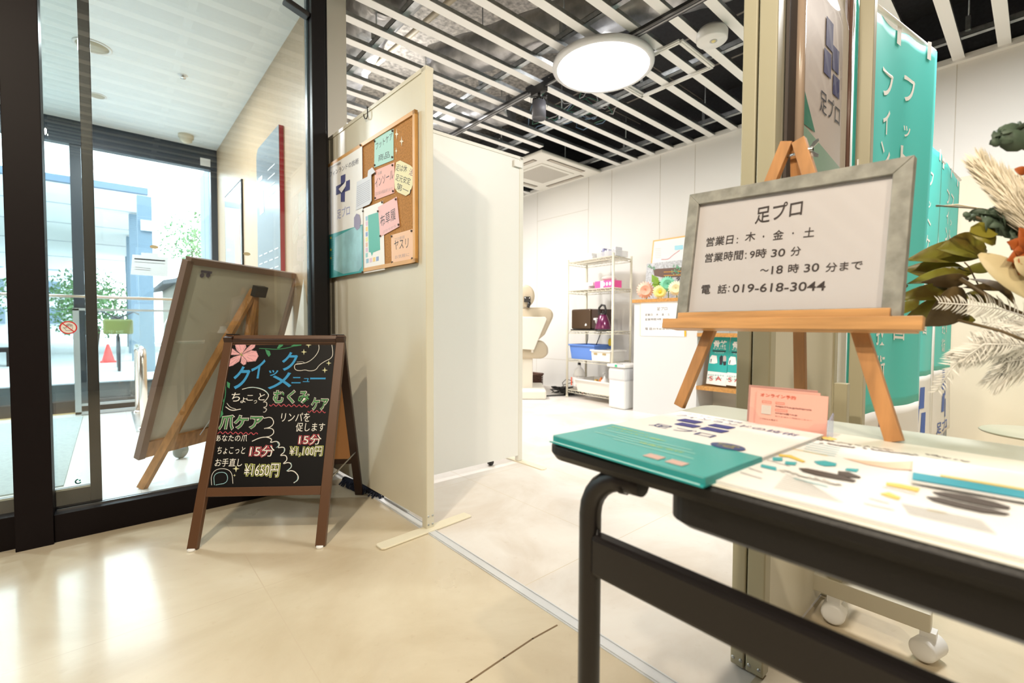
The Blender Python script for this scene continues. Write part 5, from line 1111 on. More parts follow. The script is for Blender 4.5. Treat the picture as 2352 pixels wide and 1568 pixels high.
# ---- leaflet stack, teal and white, at the desk's near corner
zt_ = DZ + .0095
c0 = at(1273, 1000, z=zt_); cR = at(1619, 1097, z=zt_); cB = at(1548, 930, z=zt_)
r0 = (cR - c0).normalized(); u0_ = V((-r0.y, r0.x, 0)); u0_ = u0_ if u0_.dot(fw) > 0 else -u0_
LW = .210; LH = .297; c0 = cR - r0 * LW
t = thing('leaflet_stack', 'stack of teal and white leaflets at the near corner of the desk', 'leaflets', (c0.x + .14, c0.y - .1, DZ))
lp_ = PL(c0, r0, u0_); lp_.n = V((0, 0, 1))
rl_ = random.Random(8); st = MB(); N_ = 18
for i in range(N_):
    e0 = -.0085 + i * .0085 / N_; j1, j2 = rl_.uniform(-.0012, .0012), rl_.uniform(-.0012, .0012)
    if i < 3: j1 -= .003; j2 -= .004 - i * .001
    st.plate([lp_.p(j1, j2, e0), lp_.p(LW + j1, j2, e0), lp_.p(LW + j1, LH + j2, e0), lp_.p(j1, LH + j2, e0)], .0085 / N_ * .8, (0, 0, 1))
st.build('sheets', m_paper, t)
vt = lp_.uv(1693, 1037)[1]
tl_ = MB()
for i in range(N_): e0 = -.0085 + i * .0085 / N_; tl_.plate([lp_.p(-.0014 - (.003 if i < 3 else 0), -.0014 - (.004 if i < 3 else 0), e0 - .0001), lp_.p(LW + .0013, -.0014 - (.004 if i < 3 else 0), e0 - .0001), lp_.p(LW + .0013, vt, e0 - .0001), lp_.p(-.0014, vt, e0 - .0001)], .0085 / N_ * .62, (0, 0, 1))
tl_.build('printed_edges', mat('teal_print', (.04, .39, .39), .3), t)
MB().rect(lp_, -.0012, -.0012, LW + .001, vt, .0002).build('teal_field', mat('teal_print', (.045, .42, .37)), t)
z = zc(3.36, 1260, 850)
lq = PL(lp_.p(0, 0, .0006), r0, u0_); lq.n = V((0, 0, 1))
a_ = MB(); cu_, cv_ = lq.uv(*z(1175, 425)); 
for (a0, b0, a1, b1) in ((-.042, .004, -.012, .024), (.006, .008, .036, .026), (-.028, -.024, .002, -.006), (.010, -.022, .042, -.004)): a_.poly(lq, [(cu_ + a0, cv_ + b0), (cu_ + a1, cv_ + b0), (cu_ + a1 + .002, cv_ + b1), (cu_ + a0 + .002, cv_ + b1)], .0002)
a_.build('cross', mat('cross_navy', (.05, .06, .28), .5), t)
b_ = MB().text(lq, 'フィンランドの技術', .016, LH - .048, .178, .017, .0002).text(lq, 'フットケア先進国', .02, LH - .024, .09, .008, .0002).text(lq, '足プロ', cu_ - .048, cv_ - .060, .095, .022, .0002); b_.build('title', m_navy, t)
u, v = lq.uv(*z(1382, 590)); MB().poly(lq, circ(lq, u, v, .020, .014), .0004).build('oval_badge', mat('badge_navy', (.05, .08, .22), .5), t)
MB().text(lq, '足のお悩み', u - .013, v + .001, .026, .005, .0012).text(lq, 'ご相談', u - .010, v - .007, .020, .005, .0012).build('badge_lettering', mat('yellow_ink', (.7, .65, .05)), t)
y_ = MB().text(lq, '足の専門サロン', .010, vt - .018, .065, .006, .0004).text(lq, 'フットケアでもっと健康に', .012, vt - .030, .095, .006, .0004).text(lq, '快適な歩行', .09, vt - .060, .06, .006, .0004); y_.build('yellow_lettering', mat('lime_ink', (.55, .70, .10), .5), t)
w_ = MB()
for i, (a0, a1) in enumerate(((.02, .15), (.05, .16), (.02, .12), (.06, .17))): w_.stroke(lq, [(a0, vt - .040 - .010 * i), (a1, vt - .040 - .010 * i)], .0022, .0004)
w_.build('small_print', mat('teal_pale', (.35, .68, .62), .5), t)
k_ = MB(); 
for a0 in (.130, .158): k_.rect(lq, a0, .012, a0 + .020, .026, .0004)
k_.build('photo_prints', mat('print_salmon', (.62, .42, .38), .6), t)

# ---- insole flyers on the right
def flyer(name, label, c, ang, w, h, zt, nsh, art=True, m_=None, cat='flyer'):
    r_ = V((math.sin(ang), -math.cos(ang), 0)); u_ = V((math.cos(ang), math.sin(ang), 0)); p = PL((c[0], c[1], zt), r_, u_); p.n = V((0, 0, 1))
    t = thing(name, label, cat, (c[0] + h / 2, c[1] - w / 2, zt - nsh * .0007)); st = MB()
    for i in range(nsh):
        j1, j2 = rl_.uniform(-.001, .001), rl_.uniform(-.001, .001); e0 = -(i + 1) * .0007
        st.plate([p.p(j1, j2, e0), p.p(w + j1, j2, e0), p.p(w + j1, h + j2, e0), p.p(j1, h + j2, e0)], .00055, (0, 0, 1))
    st.build('sheets', m_ or m_paper, t); return t, p
cF = at(1640, 1101, z=DZ + .0045)
t, p = flyer('insole_flyer', 'wide insole flyer stack with dark insole shapes lying beside the teal leaflets', (cF.x, cF.y - .002), .02, .420, .262, DZ + .0045, 6)
z = zc(3.607, 1700, 980); p.o = p.o + V((0, 0, .0001))
for q_ in ([z(485, 348), z(560, 350), z(700, 378), z(850, 410), z(960, 450), z(940, 462), z(800, 438), z(640, 408), z(520, 375)],
           [z(810, 372), z(900, 380), z(1000, 420), z(990, 430), z(900, 420), z(810, 398)],
           [z(1590, 545), z(1700, 548), z(1900, 580), z(2100, 625), z(2240, 672), z(2225, 690), z(2080, 672), z(1850, 625), z(1650, 575)],
           [z(1540, 585), z(1650, 590), z(1850, 640), z(2100, 690), z(2235, 728), z(2200, 738), z(2000, 715), z(1780, 668), z(1600, 620)]):
    MB().ppoly(p, q_).build('insole_picture', mat('insole_dark', (.085, .065, .055), .6), t)
l_ = MB()
for a, b in ((z(75, 345), z(180, 380)), (z(5, 380), z(175, 430)), (z(225, 278), z(410, 328)), (z(1075, 597), z(1228, 637)), (z(1030, 638), z(1270, 692)), (z(1185, 500), z(1455, 562))): l_.stroke(p, [p.uv(*a), p.uv(*b)], .0013)
for x0, y0, x1, y1 in ((640, 105, 1270, 200), (630, 130, 1480, 240), (1540, 228, 1900, 295)):
    for i in range(26): 
        if rl_.random() < .75: f = i / 26; a = z(x0 + (x1 - x0) * f, y0 + (y1 - y0) * f + rl_.uniform(-6, 6)); b = z(x0 + (x1 - x0) * (f + .025), y0 + (y1 - y0) * (f + .025)); l_.stroke(p, [p.uv(*a), p.uv(*b)], .0028)
l_.build('dark_print', mat('print_brown', (.13, .09, .08), .6), t)
for q_ in ([z(270, 258), z(350, 258), z(350, 285), z(270, 282)], [z(375, 290), z(470, 298), z(455, 322), z(370, 312)], [z(175, 315), z(300, 340), z(300, 365), z(170, 335)], [z(612, 290), z(700, 285), z(800, 308), z(790, 328), z(700, 328), z(640, 312)], [z(880, 348), z(985, 355), z(965, 378), z(870, 362)]):
    MB().ppoly(p, q_).build('teal_picture', mat('flyer_teal', (.05, .42, .48), .5), t)
tq = MB()
for i in range(5): tq.pstroke(p, [z(560 - 8 * i, 128 + 18 * i), z(830 - 12 * i, 180 + 16 * i)], .0016)
tq.pstroke(p, [z(450, 430), z(720, 498)], .002); tq.build('teal_print', mat('flyer_teal', (.05, .42, .48), .5), t)
yl = MB().ppoly(p, [z(665, 88), z(740, 86), z(805, 108), z(760, 116), z(690, 104)]).ppoly(p, [z(325, 232), z(420, 240), z(540, 290), z(520, 298), z(400, 255), z(320, 245)]).ppoly(p, [z(1210, 465), z(1330, 480), z(1490, 515), z(1470, 545), z(1370, 520), z(1210, 488)]).ppoly(p, [z(1160, 560), z(1230, 548), z(1330, 590), z(1310, 608), z(1230, 585)])
yl.pstroke(p, [z(415, 180), z(720, 242)], .0016); yl.pstroke(p, [z(1560, 690), z(1700, 718)], .0018); yl.build('yellow_print', mat('flyer_yellow', (.80, .58, .12), .5), t)
gg = MB()
for i in range(9): gg.pstroke(p, [z(180 - 12 * i + 200, 395 + 14 * i), z(600 + 30 * i, 480 + 18 * i)], .0012)
for i in range(7): gg.pstroke(p, [z(1340 + 10 * i, 640 + 14 * i), z(2000 + 20 * i, 780 + 18 * i)], .0014)
for i in range(30): a = z(330 + 17 * i + rl_.uniform(-3, 3), 362 + 4.2 * i + rl_.uniform(-10, 10)); gg.stroke(p, [p.uv(*a), p.uv(a[0] + 3, a[1] + 1)], .003)
gg.build('grey_print', mat('print_palegrey', (.50, .48, .44), .6), t)
ft = MB().ppoly(p, [z(855, 262), z(1000, 285), z(1200, 300), z(1450, 290), z(1700, 330), z(1900, 375), z(2030, 405), z(1900, 412), z(1650, 385), z(1400, 362), z(1250, 352), z(1050, 315)]); ft.build('foot_picture', mat('foot_skin', (.86, .60, .45), .6), t)
# lower sheets under it and folded pamphlets to the right
t, p = flyer('plain_sheet', 'cream translucent sheet lying under the insole flyer along the desk edge', (cF.x - .006, cF.y + .012), .0, .43, .35, DZ + .0011, 1, m_=mat('sheet_cream', (.80, .77, .68), .35))
t, p = flyer('pamphlet', 'folded pamphlet with blue and yellow band lying over the insole flyer', (cF.x + .125, .075), .12, .25, .10, DZ + .0095, 3)
p.o = p.o + V((0, 0, .0001))
MB().poly(p, [(.0, .002), (.24, .002), (.24, .022), (.0, .030)]).build('blue_band', mat('flyer_blue', (.02, .35, .48), .5), t); MB().poly(p, [(.02, .032), (.24, .024), (.24, .030), (.02, .038)]).build('yellow_band', mat('flyer_yellow', (.8, .6, .1)), t)
# ---- business cards in a clear holder
ca = at(1722, 968, z=DZ + .012); cb_ = at(1868, 988, z=DZ + .012)
ca = V((ca.x, ca.y, DZ)); rc_ = V(((cb_ - ca).x, (cb_ - ca).y, 0)).normalized(); hc = V((-rc_.y, rc_.x, 0)); hc = hc if hc.dot(fw) > 0 else -hc
cw_ = .091; ut = (hc * .13 + V((0, 0, 1))).normalized()
hold = thing('card_holder', 'clear plastic card holder on the desk behind the teal leaflets', 'card holder', ca + rc_ * .045)
MB().plate([ca - rc_ * .003 - hc * .004 + V((0, 0, .001)), ca + rc_ * .097 - hc * .004 + V((0, 0, .001)), ca + rc_ * .097 + hc * .03 + V((0, 0, .001)), ca - rc_ * .003 + hc * .03 + V((0, 0, .001))], .002, (0, 0, 1)).build('base', m_clear, hold)
hp_ = MB(); q0 = ca - hc * .005 - rc_ * .003; shp = [(0, .003), (.1, .003), (.1, .024), (.085, .022), (.078, .014), (.03, .016), (.016, .022), (.008, .034), (0, .036)]
hp_.plate([q0 + rc_ * a + ut * b for a, b in shp], .0015, -hc); hp_.build('front_lip', m_clear, hold)
MB().plate([ca + rc_ * .0975 - hc * .004 + V((0, 0, .002)), ca + rc_ * .0975 + hc * .03 + V((0, 0, .002)), ca + rc_ * .0975 + hc * .03 + V((0, 0, .034)), ca + rc_ * .0975 - hc * .004 + V((0, 0, .026))], .0015, rc_).build('side_wall', mat('holder_blue', (.45, .50, .85), .15, alpha=.35), hold)
m_salm = mat('card_salmon', (.83, .42, .34), .55)
for k in range(3):
    o = ca + hc * (.004 + .004 * k) + rc_ * (.0 + (.006 if k == 0 else -.004 * k)) + V((0, 0, .004)) + ut * (.0 if k == 0 else .003 * k); pl = PL(o, rc_, ut); pl.n = -hc if True else pl.n
    t = thing('business_card', ('front', 'middle', 'rear')[k] + ' salmon pink card standing in the clear holder', 'card', o + rc_ * .045, 'salmon cards in the holder')
    a = MB().plate([pl.p(0, 0), pl.p(cw_ * .98, 0), pl.p(cw_ * .98, .055), pl.p(0, .055)], .0018, hc); a.build('card', m_salm if k < 2 else mat('card_back', (.50, .26, .22), .55), t)
    if k == 0:
        pl = PL(o - hc * .0002, rc_, ut); pl.n = -hc
        MB().text(pl, 'オンライン予約', .005, .0465, .046, .0052, .0003, bold=.02).build('title', mat('coral_ink', (.62, .10, .05), .6), t)
        x = MB().text(pl, 'https://1cs.jp/ashipro/x', .026, .0330, .045, .0028, .0003, bold=.02).text(pl, 'ashipro@1cs.jp', .026, .0235, .028, .0026, .0003, bold=.02).text(pl, '足のお悩みご相談はこちらへ', .026, .0195, .046, .0016, .0003).text(pl, 'ご予約はお電話で', .006, .013, .024, .0022, .0003); x.build('lettering', mat('ink_brown', (.12, .03, .03), .6), t)
        b = MB()
        for a0, b0, a1, b1 in ((.008, .038, .020, .0405), (.026, .038, .037, .0405), (.026, .028, .041, .0305)): b.stroke(pl, [(a0, b0), (a1, b0), (a1, b1), (a0, b1), (a0, b0)], .0004, .0004)
        b.build('small_boxes', mat('coral_ink', (.6, .1, .05)), t); MB().rect(pl, .0075, .0215, .0205, .0345, .0003).build('pale_square', mat('square_grey', (.62, .55, .50), .6), t)

# ================================================================= TABLE EASEL WITH SIGN
fL = at(1553, 932, z=DZ); fR = at(2058, 1022, z=DZ)
ed = (fR - fL).normalized(); a = math.radians(3); ed = V((ed.x * math.cos(a) - ed.y * math.sin(a), ed.x * math.sin(a) + ed.y * math.cos(a), 0))
eh = V((-ed.y, ed.x, 0)); eh = eh if eh.dot(fw) > 0 else -eh
ti = math.radians(9); eu = eh * math.sin(ti) + V((0, 0, math.cos(ti)))
mid = (fL + fR) / 2; ep = PL(mid, ed, eu); ep.n = -(ed.cross(eu)) if ed.cross(eu).dot(eh) > 0 else ed.cross(eu)
es = thing('table_easel', 'light wooden tabletop easel standing on the desk', 'easel', (mid.x, mid.y, DZ))
apx = ep.uv(1812, 318); 
lft = ep.uv(1553, 932); rgt = ep.uv(2058, 1020)
def ebar(p, q, w, th, nm, m_, e=0): return MB().bar(ep.p(p[0], p[1], e), ep.p(q[0], q[1], e), th, w, ed.cross(V((0, 0, 1))) if False else (ep.p(1, 0) - ep.p(0, 0))).build(nm, m_, es, bevel=.001)
a1 = ep.uv(1808, 322); a2 = ep.uv(1836, 318)
ebar((lft[0] + .003, .002), (a1[0] - .002, a1[1]), .020, .011, 'leg', m_wood, -.006); ebar((rgt[0] - .003, .002), (a2[0] - .003, a2[1]), .020, .011, 'leg', m_wood, -.006)
bf = at(1819, 960, z=DZ); bt = ep.p((a1[0] + a2[0]) / 2, a1[1] - .002, -.012); bfp = V((bt.x, bt.y, DZ)) + eh * .05
MB().bar(ep.p((a1[0] + a2[0]) / 2, a1[1] - .004, -.014), ep.p(apx[0] + .004, .002, -.14) * 1.0, .011, .018, ed).build('rear_leg', m_wood, es, bevel=.001)
wn_ = MB(); wp = ep.p(a2[0] + .004, a2[1] - .022, -.006)
wn_.cyl(wp - ed * .03, wp + ed * .012, .0025, 10).lathe(wp + ed * .008, [(.005, 0), (.0045, .006), (.003, .008)], 12, ed)
for s_ in (-1, 1): wn_.plate([wp + ed * .010 + V((0, 0, s_ * .003)), wp + ed * .016 + V((0, 0, s_ * .012)), wp + ed * .023 + V((0, 0, s_ * .015)), wp + ed * .024 + V((0, 0, s_ * .010)), wp + ed * .016 + V((0, 0, s_ * .003))], .002, eh)
wn_.lathe(wp - ed * .034, [(0, -.002), (.005, 0), (.005, .004), (0, .005)], 12, ed); wn_.build('wing_nut', m_steel, es)
# ledge: front strip and lip
g0 = ep.uv(1521, 742); g1 = ep.uv(2118, 753); 
lv = (ep.uv(1800, 738)[1]);
def ledge(u0, u1, v0, v1, e0, e1, nm): return MB().plate([ep.p(u0, v0, e0), ep.p(u1, v0, e0), ep.p(u1, v1, e0), ep.p(u0, v1, e0)], e1 - e0, ep.n).build(nm, m_woodh, es, bevel=.0012)
pf2 = PL(ep.p(0, 0, .034), ed, eu)
gl = pf2.uv(1521, 742); gr_ = pf2.uv(2118, 752); top_ = pf2.uv(1800, 728)[1]; bot_ = pf2.uv(1800, 755)[1]
ledge(gl[0], gr_[0], bot_, top_, .022, .034, 'lip')
pf3 = PL(ep.p(0, 0, .022), ed, eu); il = pf3.uv(1554, 720)[0]; ir = pf3.uv(2074, 740)[0]; it = pf2.uv(1800, 711)[1]; ir = pf2.uv(2040, 740)[0]; il = pf2.uv(1554, 720)[0]
ledge(il, ir, bot_ + .004, it, .026, .031, 'rest')
ledge(gl[0] + .01, gr_[0] - .01, bot_, bot_ + .010, .0, .022, 'ledge')
# framed sign
SE = .012
sp_ = PL(ep.p(0, 0, SE + .012), ed, eu); sp_.n = ep.n
TL, TR, BRr, BLl = sp_.uv(1580, 448), sp_.uv(2096, 357), sp_.uv(2074, 735), sp_.uv(1559, 711)
su0, su1 = (TL[0] + BLl[0]) / 2, (TR[0] + BRr[0]) / 2; sv0 = bot_ + .010; svL, svR = TL[1], TR[1]
sv1 = (svL + svR) / 2
print('SIGN', [tuple(round(x, 3) for x in q) for q in (TL, TR, BRr, BLl)], sv0)
fs_ = thing('framed_sign', 'grey stone framed opening hours sign resting on the table easel', 'framed sign', ep.p((su0 + su1) / 2, sv0, SE))
def sq(u, v, e): # v in 0..1 between bottom and the slightly sloping top
    return ep.p(u, v, e)
m_st = mat('stone_frame', (.33, .32, .285), .4, var=.35, scale=45, detail=8, col2=(.21, .205, .18)); W4 = .022
tv = lambda u: svL + (svR - svL) * (u - su0) / (su1 - su0)
bv = lambda u: sv0
f_ = MB(); e0, e1 = SE - .0, SE + .013
def quad(m, p, e0, e1): m.plate([ep.p(a, b, e0) for a, b in p], e1 - e0, ep.n)
o4 = [(su0, bv(su0)), (su1, bv(su1)), (su1, tv(su1)), (su0, tv(su0))]; i4 = [(su0 + W4, bv(0) + W4), (su1 - W4, bv(0) + W4), (su1 - W4, tv(su1 - W4) - W4), (su0 + W4, tv(su0 + W4) - W4)]
for k in range(4): j = (k + 1) % 4; quad(f_, [o4[k], o4[j], i4[j], i4[k]], e0, e1)
f_.build('frame', m_st, fs_, bevel=.001)
s_ = MB(); quad(s_, i4, SE, SE + .006); s_.build('sheet', mat('sign_paper', (.64, .60, .585), .5, coat=.0), fs_)
g_ = MB(); quad(g_, i4, SE + .0085, SE + .0095); g_.build('glazing', m_clear, fs_)
sp2 = PL(ep.p(0, 0, SE + .0065), ed, eu); sp2.n = ep.n; z = zc(2.036, 1500, 280)
w = MB(); T_ = lambda s, a, b, h, bo=.008: w.ptext(sp2, s, z(*a), z(*b), h / 2.036, .0002, bo)
T_('足プロ', (475, 478), (695, 440), 76); T_('営業日', (246, 584), (372, 570), 42); T_('：', (390, 568), (396, 567), 26); T_('木', (428, 560), (476, 555), 42); T_('・', (512, 540), (520, 539), 9); T_('金', (558, 553), (608, 547), 44); T_('・', (650, 525), (658, 524), 9); T_('土', (702, 540), (752, 535), 44)
T_('営業時間', (240, 658), (418, 643), 42); T_('：', (430, 640), (436, 639), 28); T_('9時', (450, 640), (528, 633), 42); T_('30', (550, 632), (615, 628), 36); T_('分', (642, 628), (690, 622), 42)
T_('～', (500, 700), (540, 698), 12); T_('18', (552, 712), (605, 708), 38); T_('時', (630, 708), (680, 704), 42); T_('30', (704, 703), (775, 698), 38); T_('分まで', (805, 702), (978, 690), 42)
T_('電', (224, 806), (266, 803), 42); T_('話', (300, 803), (342, 801), 42); T_('：', (350, 793), (356, 793), 26); T_('019-618-3044', (370, 798), (804, 788), 38)
w.build('lettering', mat('sign_ink', (.05, .035, .03), .6), fs_)

# ================================================================= FLAGS, POSTER
def flag(name, label, x0, y0, x1, y1, z_top0, z_top1, zt0, zb, words, sd):
    rf = random.Random(sd); a, b = V((x0, y0, 0)), V((x1, y1, 0)); d = (b - a); L = d.length; d.normalize(); n = V((d.y, -d.x, 0)); n = n if n.dot(fw) < 0 else -n
    t = thing(name, label, 'banner', (a + b) / 2 + V((0, 0, zb)))
    def wav(u, v): return .005 * math.sin(u * 7 + sd) + .0015 * math.sin(u * 15 + v * 4 + sd) + .008 * math.sin(v * 5 + u * 3) * u
    def P(u, v, e=0): 
        zt = z_top0 + (z_top1 - z_top0) * u - .010 * abs(math.sin(u * 10)); return a + d * (L * u) + V((0, 0, zb + (zt - zb) * v)) + n * (wav(u, v) + e)
    vt = (zt0 - zb) / (z_top0 - zb)
    nu, nv = 28, 40
    MB().grid(lambda i, j: P(i, vt + (1 - vt) * j), nu, nv).build('teal_cloth', mat('flag_teal', (.08, .60, .55), .55, bump=.15, scale=5, stretch=(1, 1, .3)), t, solid=.0008)
    MB().grid(lambda i, j: P(i, vt * j), nu, 14).build('white_cloth', mat('flag_white', (.82, .80, .77), .6, bump=.3, scale=6), t, solid=.0008)
    w = MB()
    for ch, u, v, wd, ht in words:
        tv_, tf_ = glyphs(ch, .012); xs = [q[0] for q in tv_]; ysg = [q[1] for q in tv_]; X0, X1, Y0, Y1 = min(xs), max(xs), min(ysg), max(ysg)
        H = z_top0 - zb
        w.add([P(u + (x - X0) / (X1 - X0) * wd, v + (y - Y0) / (Y1 - Y0) * ht, .0022) for x, y in tv_], tf_)
    w.build('lettering', mat('flag_print', (.85, .83, .78), .6), t)
    # cross emblem and name at the foot
    c = MB()
    for u0, v0, u1, v1 in ((.40, .17, .52, .245), (.56, .145, .68, .215), (.42, .085, .55, .155), (.60, .06, .72, .13)):
        if v1 < vt: c.add([P(u0, v0, .0022), P(u1, v0, .0022), P(u1 + .02, v1, .0022), P(u0 + .02, v1, .0022)], [(0, 1, 2, 3)])
    tv_, tf_ = glyphs('足プロ', .01); xs = [q[0] for q in tv_]; ysg = [q[1] for q in tv_]
    c.add([P(.25 + (x - min(xs)) / (max(xs) - min(xs)) * .6, .005 + (y - min(ysg)) / (max(ysg) - min(ysg)) * .045, .0022) for x, y in tv_], tf_)
    c.build('blue_emblem', mat('emblem_blue', (.02, .10, .45), .5), t)
    tp = MB()
    for u in (.18, .52, .88): tp.add([P(u - .015, .975, .003), P(u + .03, .972, .003), P(u + .03, 1.01, .003), P(u - .015, 1.01, .003)], [(0, 1, 2, 3)])
    tp.build('tape', mat('tape_white', (.85, .84, .82), .35), t)
    return t
ch1 = list('フィンランドの技術'); ch2 = list('フットケア先進国')
def layout(vt):
    o = []; H = (1 - vt)
    for k, c in enumerate(ch1): o.append((c, .34 if c != 'ィ' else .37, 1 - H * (.185 + .092 * k), .15 if c != 'ィ' else .10, H * .066))
    for k, c in enumerate(ch2): o.append((c, .61 if c != 'ッ' else .63, 1 - H * (.175 + .092 * k), .13 if c != 'ッ' else .08, H * (.066 if c != 'ッ' else .03)))
    return o
p0 = at(1969, 5, y=.361); zt0 = .8 + (745 - 5) / 1059 * 1.39; zte = .525
za, zb_ = 1.762, .16
W1 = layout((.523 - .10) / (1.762 - .10))
flag('banner', 'nearest teal banner with white writing, hung full height behind the easel', 1.672, .385, 2.257, .285, 1.775, 1.79, .523, .10, W1, 1)
flag('banner', 'middle teal banner, mostly hidden behind the nearest one', 2.95, .46, 3.52, .392, 1.79, 1.76, .54, .12, W1, 3)
flag('banner', 'farthest teal banner with white writing by the back wall', 3.56, .402, 4.07, .365, 1.78, 1.72, .55, .15, W1, 5)
tag(MB().tube([(1.655, .39, 1.79), (2.28, .283, 1.80)], .008, 10).tube([(1.655, .39, 1.79), (1.655, .39, 0)], .011, 10).build('banner_pole', m_plastic), 'white pole carrying the nearest teal banner', 'pole')
tag(MB().tube([(2.93, .462, 1.785), (4.1, .362, 1.735)], .008, 10).tube([(3.54, .40, 0), (3.54, .40, 1.76)], .008, 8).build('banner_rod', m_plastic), 'white rod carrying the two far teal banners', 'rod')
bpn = box((4.30, -1.4, .0), (4.33, .40, 1.80)); tag(bpn.build('leaning_panel', mat('warm_panel', (.78, .72, .58), .5)), 'warm cream panel standing against the back wall right of the banners', 'panel')
# poster in a clear film, hung on the cream panel
pz = PL((1.197, .3865, 0), (.341, -.010, 0), (0, 0, 1)); pz.n = V((0, -1, 0)) if pz.n.y < 0 else -pz.n
pt = thing('film_poster', 'white and teal poster in glossy clear film hung beside the putty post', 'poster', (1.42, .38, 1.05)); pw_ = .342
def pq(u0, v0, u1, v1, e0, e1, nm, m_): return MB().plate([pz.p(u0, v0, e0), pz.p(u1, v0, e0), pz.p(u1, v1, e0), pz.p(u0, v1, e0)], e1 - e0, V((0, -1, 0))).build(nm, m_, pt)
pz.n = V((0, -1, 0))
pq(-.055, 1.0, pw_, 1.76, .0, .006, 'backing_and_shadow', mat('poster_back_shadow', (.05, .035, .03), .6)); pq(.012, 1.02, pw_ - .004, 1.75, .008, .010, 'sheet', mat('poster_sheet', (.74, .68, .67), .5))  # dark backing runs past the sheet as painted shadow gap beside the post
tr_ = PL(pz.p(0, 0, .0105), pz.r, pz.u); tr_.n = V((0, -1, 0))
MB().poly(tr_, [(.014, 1.02), (pw_ - .005, 1.02), (pw_ - .005, 1.22), (.014, 1.27)]).build('teal_field', mat('poster_teal', (.30, .52, .42), .4), pt)
MB().poly(tr_, [(.012, 1.27), (.10, 1.27), (.012, 1.36)], .001).build('green_corner', mat('poster_green', (.03, .28, .20), .4), pt)
c_ = MB()
for u0, v0, u1, v1 in ((.15, 1.43, .20, 1.49), (.21, 1.46, .26, 1.52), (.16, 1.50, .21, 1.57), (.22, 1.40, .27, 1.45)): c_.poly(tr_, [(u0, v0), (u1, v0 + .0), (u1, v1), (u0, v1)], .001)
c_.build('cross', m_navy, pt); MB().text(tr_, '足プロ', .13, 1.33, .15, .055, .001).build('name', m_ink, pt)
sh = MB().grid(lambda i, j: pz.p(-.012 + pw_ * i * .98 + .01, .99 + .77 * j, .016 + .012 * math.sin(i * math.pi)), 12, 4); sh.build('clear_film', m_film, pt, solid=.001)
MB().tube([pz.p(-.004, 1.0, .012), pz.p(-.004, 1.76, .012)], .010, 12).build('rolled_edge', mat('film_brown', (.45, .34, .26), .25, alpha=.8), pt)
MB().tube([pz.p(pw_ + .002, 1.0, .014), pz.p(pw_ + .002, 1.76, .014)], .005, 10).build('dark_edge', mat('edge_brown', (.16, .09, .07), .35), pt)
tag(MB().bar((1.60, .352, 1.255), (1.72, .335, 1.25), .004, .035).build('paper_strip', m_paper), 'white paper strip taped between poster and nearest banner', 'paper strip')
# round plate table at the far right
c_ = at(2385, 997, z=.45); t = thing('round_table', 'small round grey table behind the right end of the desk', 'table', (c_.x, c_.y, 0))
MB().lathe((c_.x, c_.y, .445), [(0, 0), (.135, 0), (.14, .004), (.135, .008), (0, .008)], 40).build('tabletop', mat('table_grey', (.42, .40, .30), .4), t); MB().cyl((c_.x, c_.y, 0), (c_.x, c_.y, .445), .02, 16).lathe((c_.x, c_.y, 0), [(0, 0), (.12, 0), (.11, .012), (.02, .02)], 24).build('pedestal', mat('table_cream', (.60, .58, .46), .4), t)

# ================================================================= DRIED FLOWER ARRANGEMENT (vase just right of the frame)
vc = V((.79, -.165, DZ)); fa = thing('flower_arrangement', 'arrangement of dried leaves, pampas and white fern at the right end of the desk', 'flower arrangement', vc)
MB().lathe(vc, [(0, .001), (.035, .001), (.05, .03), (.045, .08), (.022, .12), (.026, .135), (.022, .13), (.018, .12), (.04, .08), (0, .01)], 28).build('vase', m_plastic, fa)
hub = vc + V((0, 0, .13)); rf = random.Random(11)
def leafm(m, p, q, w, nrm, curl=.15, fold=.25):
    p, q = V(p), V(q); ax = (q - p); L = ax.length; ax.normalize(); sd = ax.cross(nrm).normalized(); up_ = sd.cross(ax); n = 10; vs = []
    for i in range(n + 1):
        t_ = i / n; wd = w * (math.sin(math.pi * min(t_ * 1.02 + .02, 1)) ** .75) * (1 - .25 * t_); c = p + ax * L * t_ + up_ * (curl * L * math.sin(math.pi * t_))
        vs += [c + sd * wd * .5 + up_ * wd * fold, c, c - sd * wd * .5 + up_ * wd * fold]
    fs = []
    for i in range(n): a = 3 * i; fs += [(a, a + 1, a + 4, a + 3), (a + 1, a + 2, a + 5, a + 4)]
    return m.add(vs, fs, True)
def Lp(px, py, d): return at(px, py, d=d)
olive = mat('leaf_olive', (.23, .23, .03), .42, var=.55, scale=30, col2=(.13, .09, .012)); brown = mat('leaf_brown', (.13, .085, .03), .5, var=.3, scale=20); euc = mat('leaf_eucalyptus', (.10, .15, .10), .55, var=.5, scale=40); pale = mat('leaf_pale', (.66, .55, .32), .5, var=.15, scale=20)
to_cam = -fw
lv = [(2262, 578, 2078, 598, .74, .76, .030, olive), (2265, 572, 2150, 572, .72, .73, .034, olive), (2225, 630, 2070, 618, .74, .78, .026, olive), (2240, 622, 2082, 652, .72, .75, .020, olive), (2285, 612, 2212, 618, .70, .72, .013, olive), (2225, 640, 2115, 648, .71, .73, .016, brown),
      (2215, 668, 2045, 690, .72, .73, .022, olive), (2212, 665, 2118, 750, .70, .70, .040, brown), (2205, 690, 2072, 735, .74, .77, .030, olive), (2085, 655, 2045, 668, .72, .71, .006, brown), (2110, 690, 2040, 728, .70, .69, .012, olive),
      (2280, 690, 2205, 680, .70, .71, .018, olive), (2330, 700, 2225, 640, .66, .69, .016, brown), (2240, 735, 2190, 732, .70, .71, .012, olive), (2340, 660, 2210, 660, .69, .70, .010, brown)]
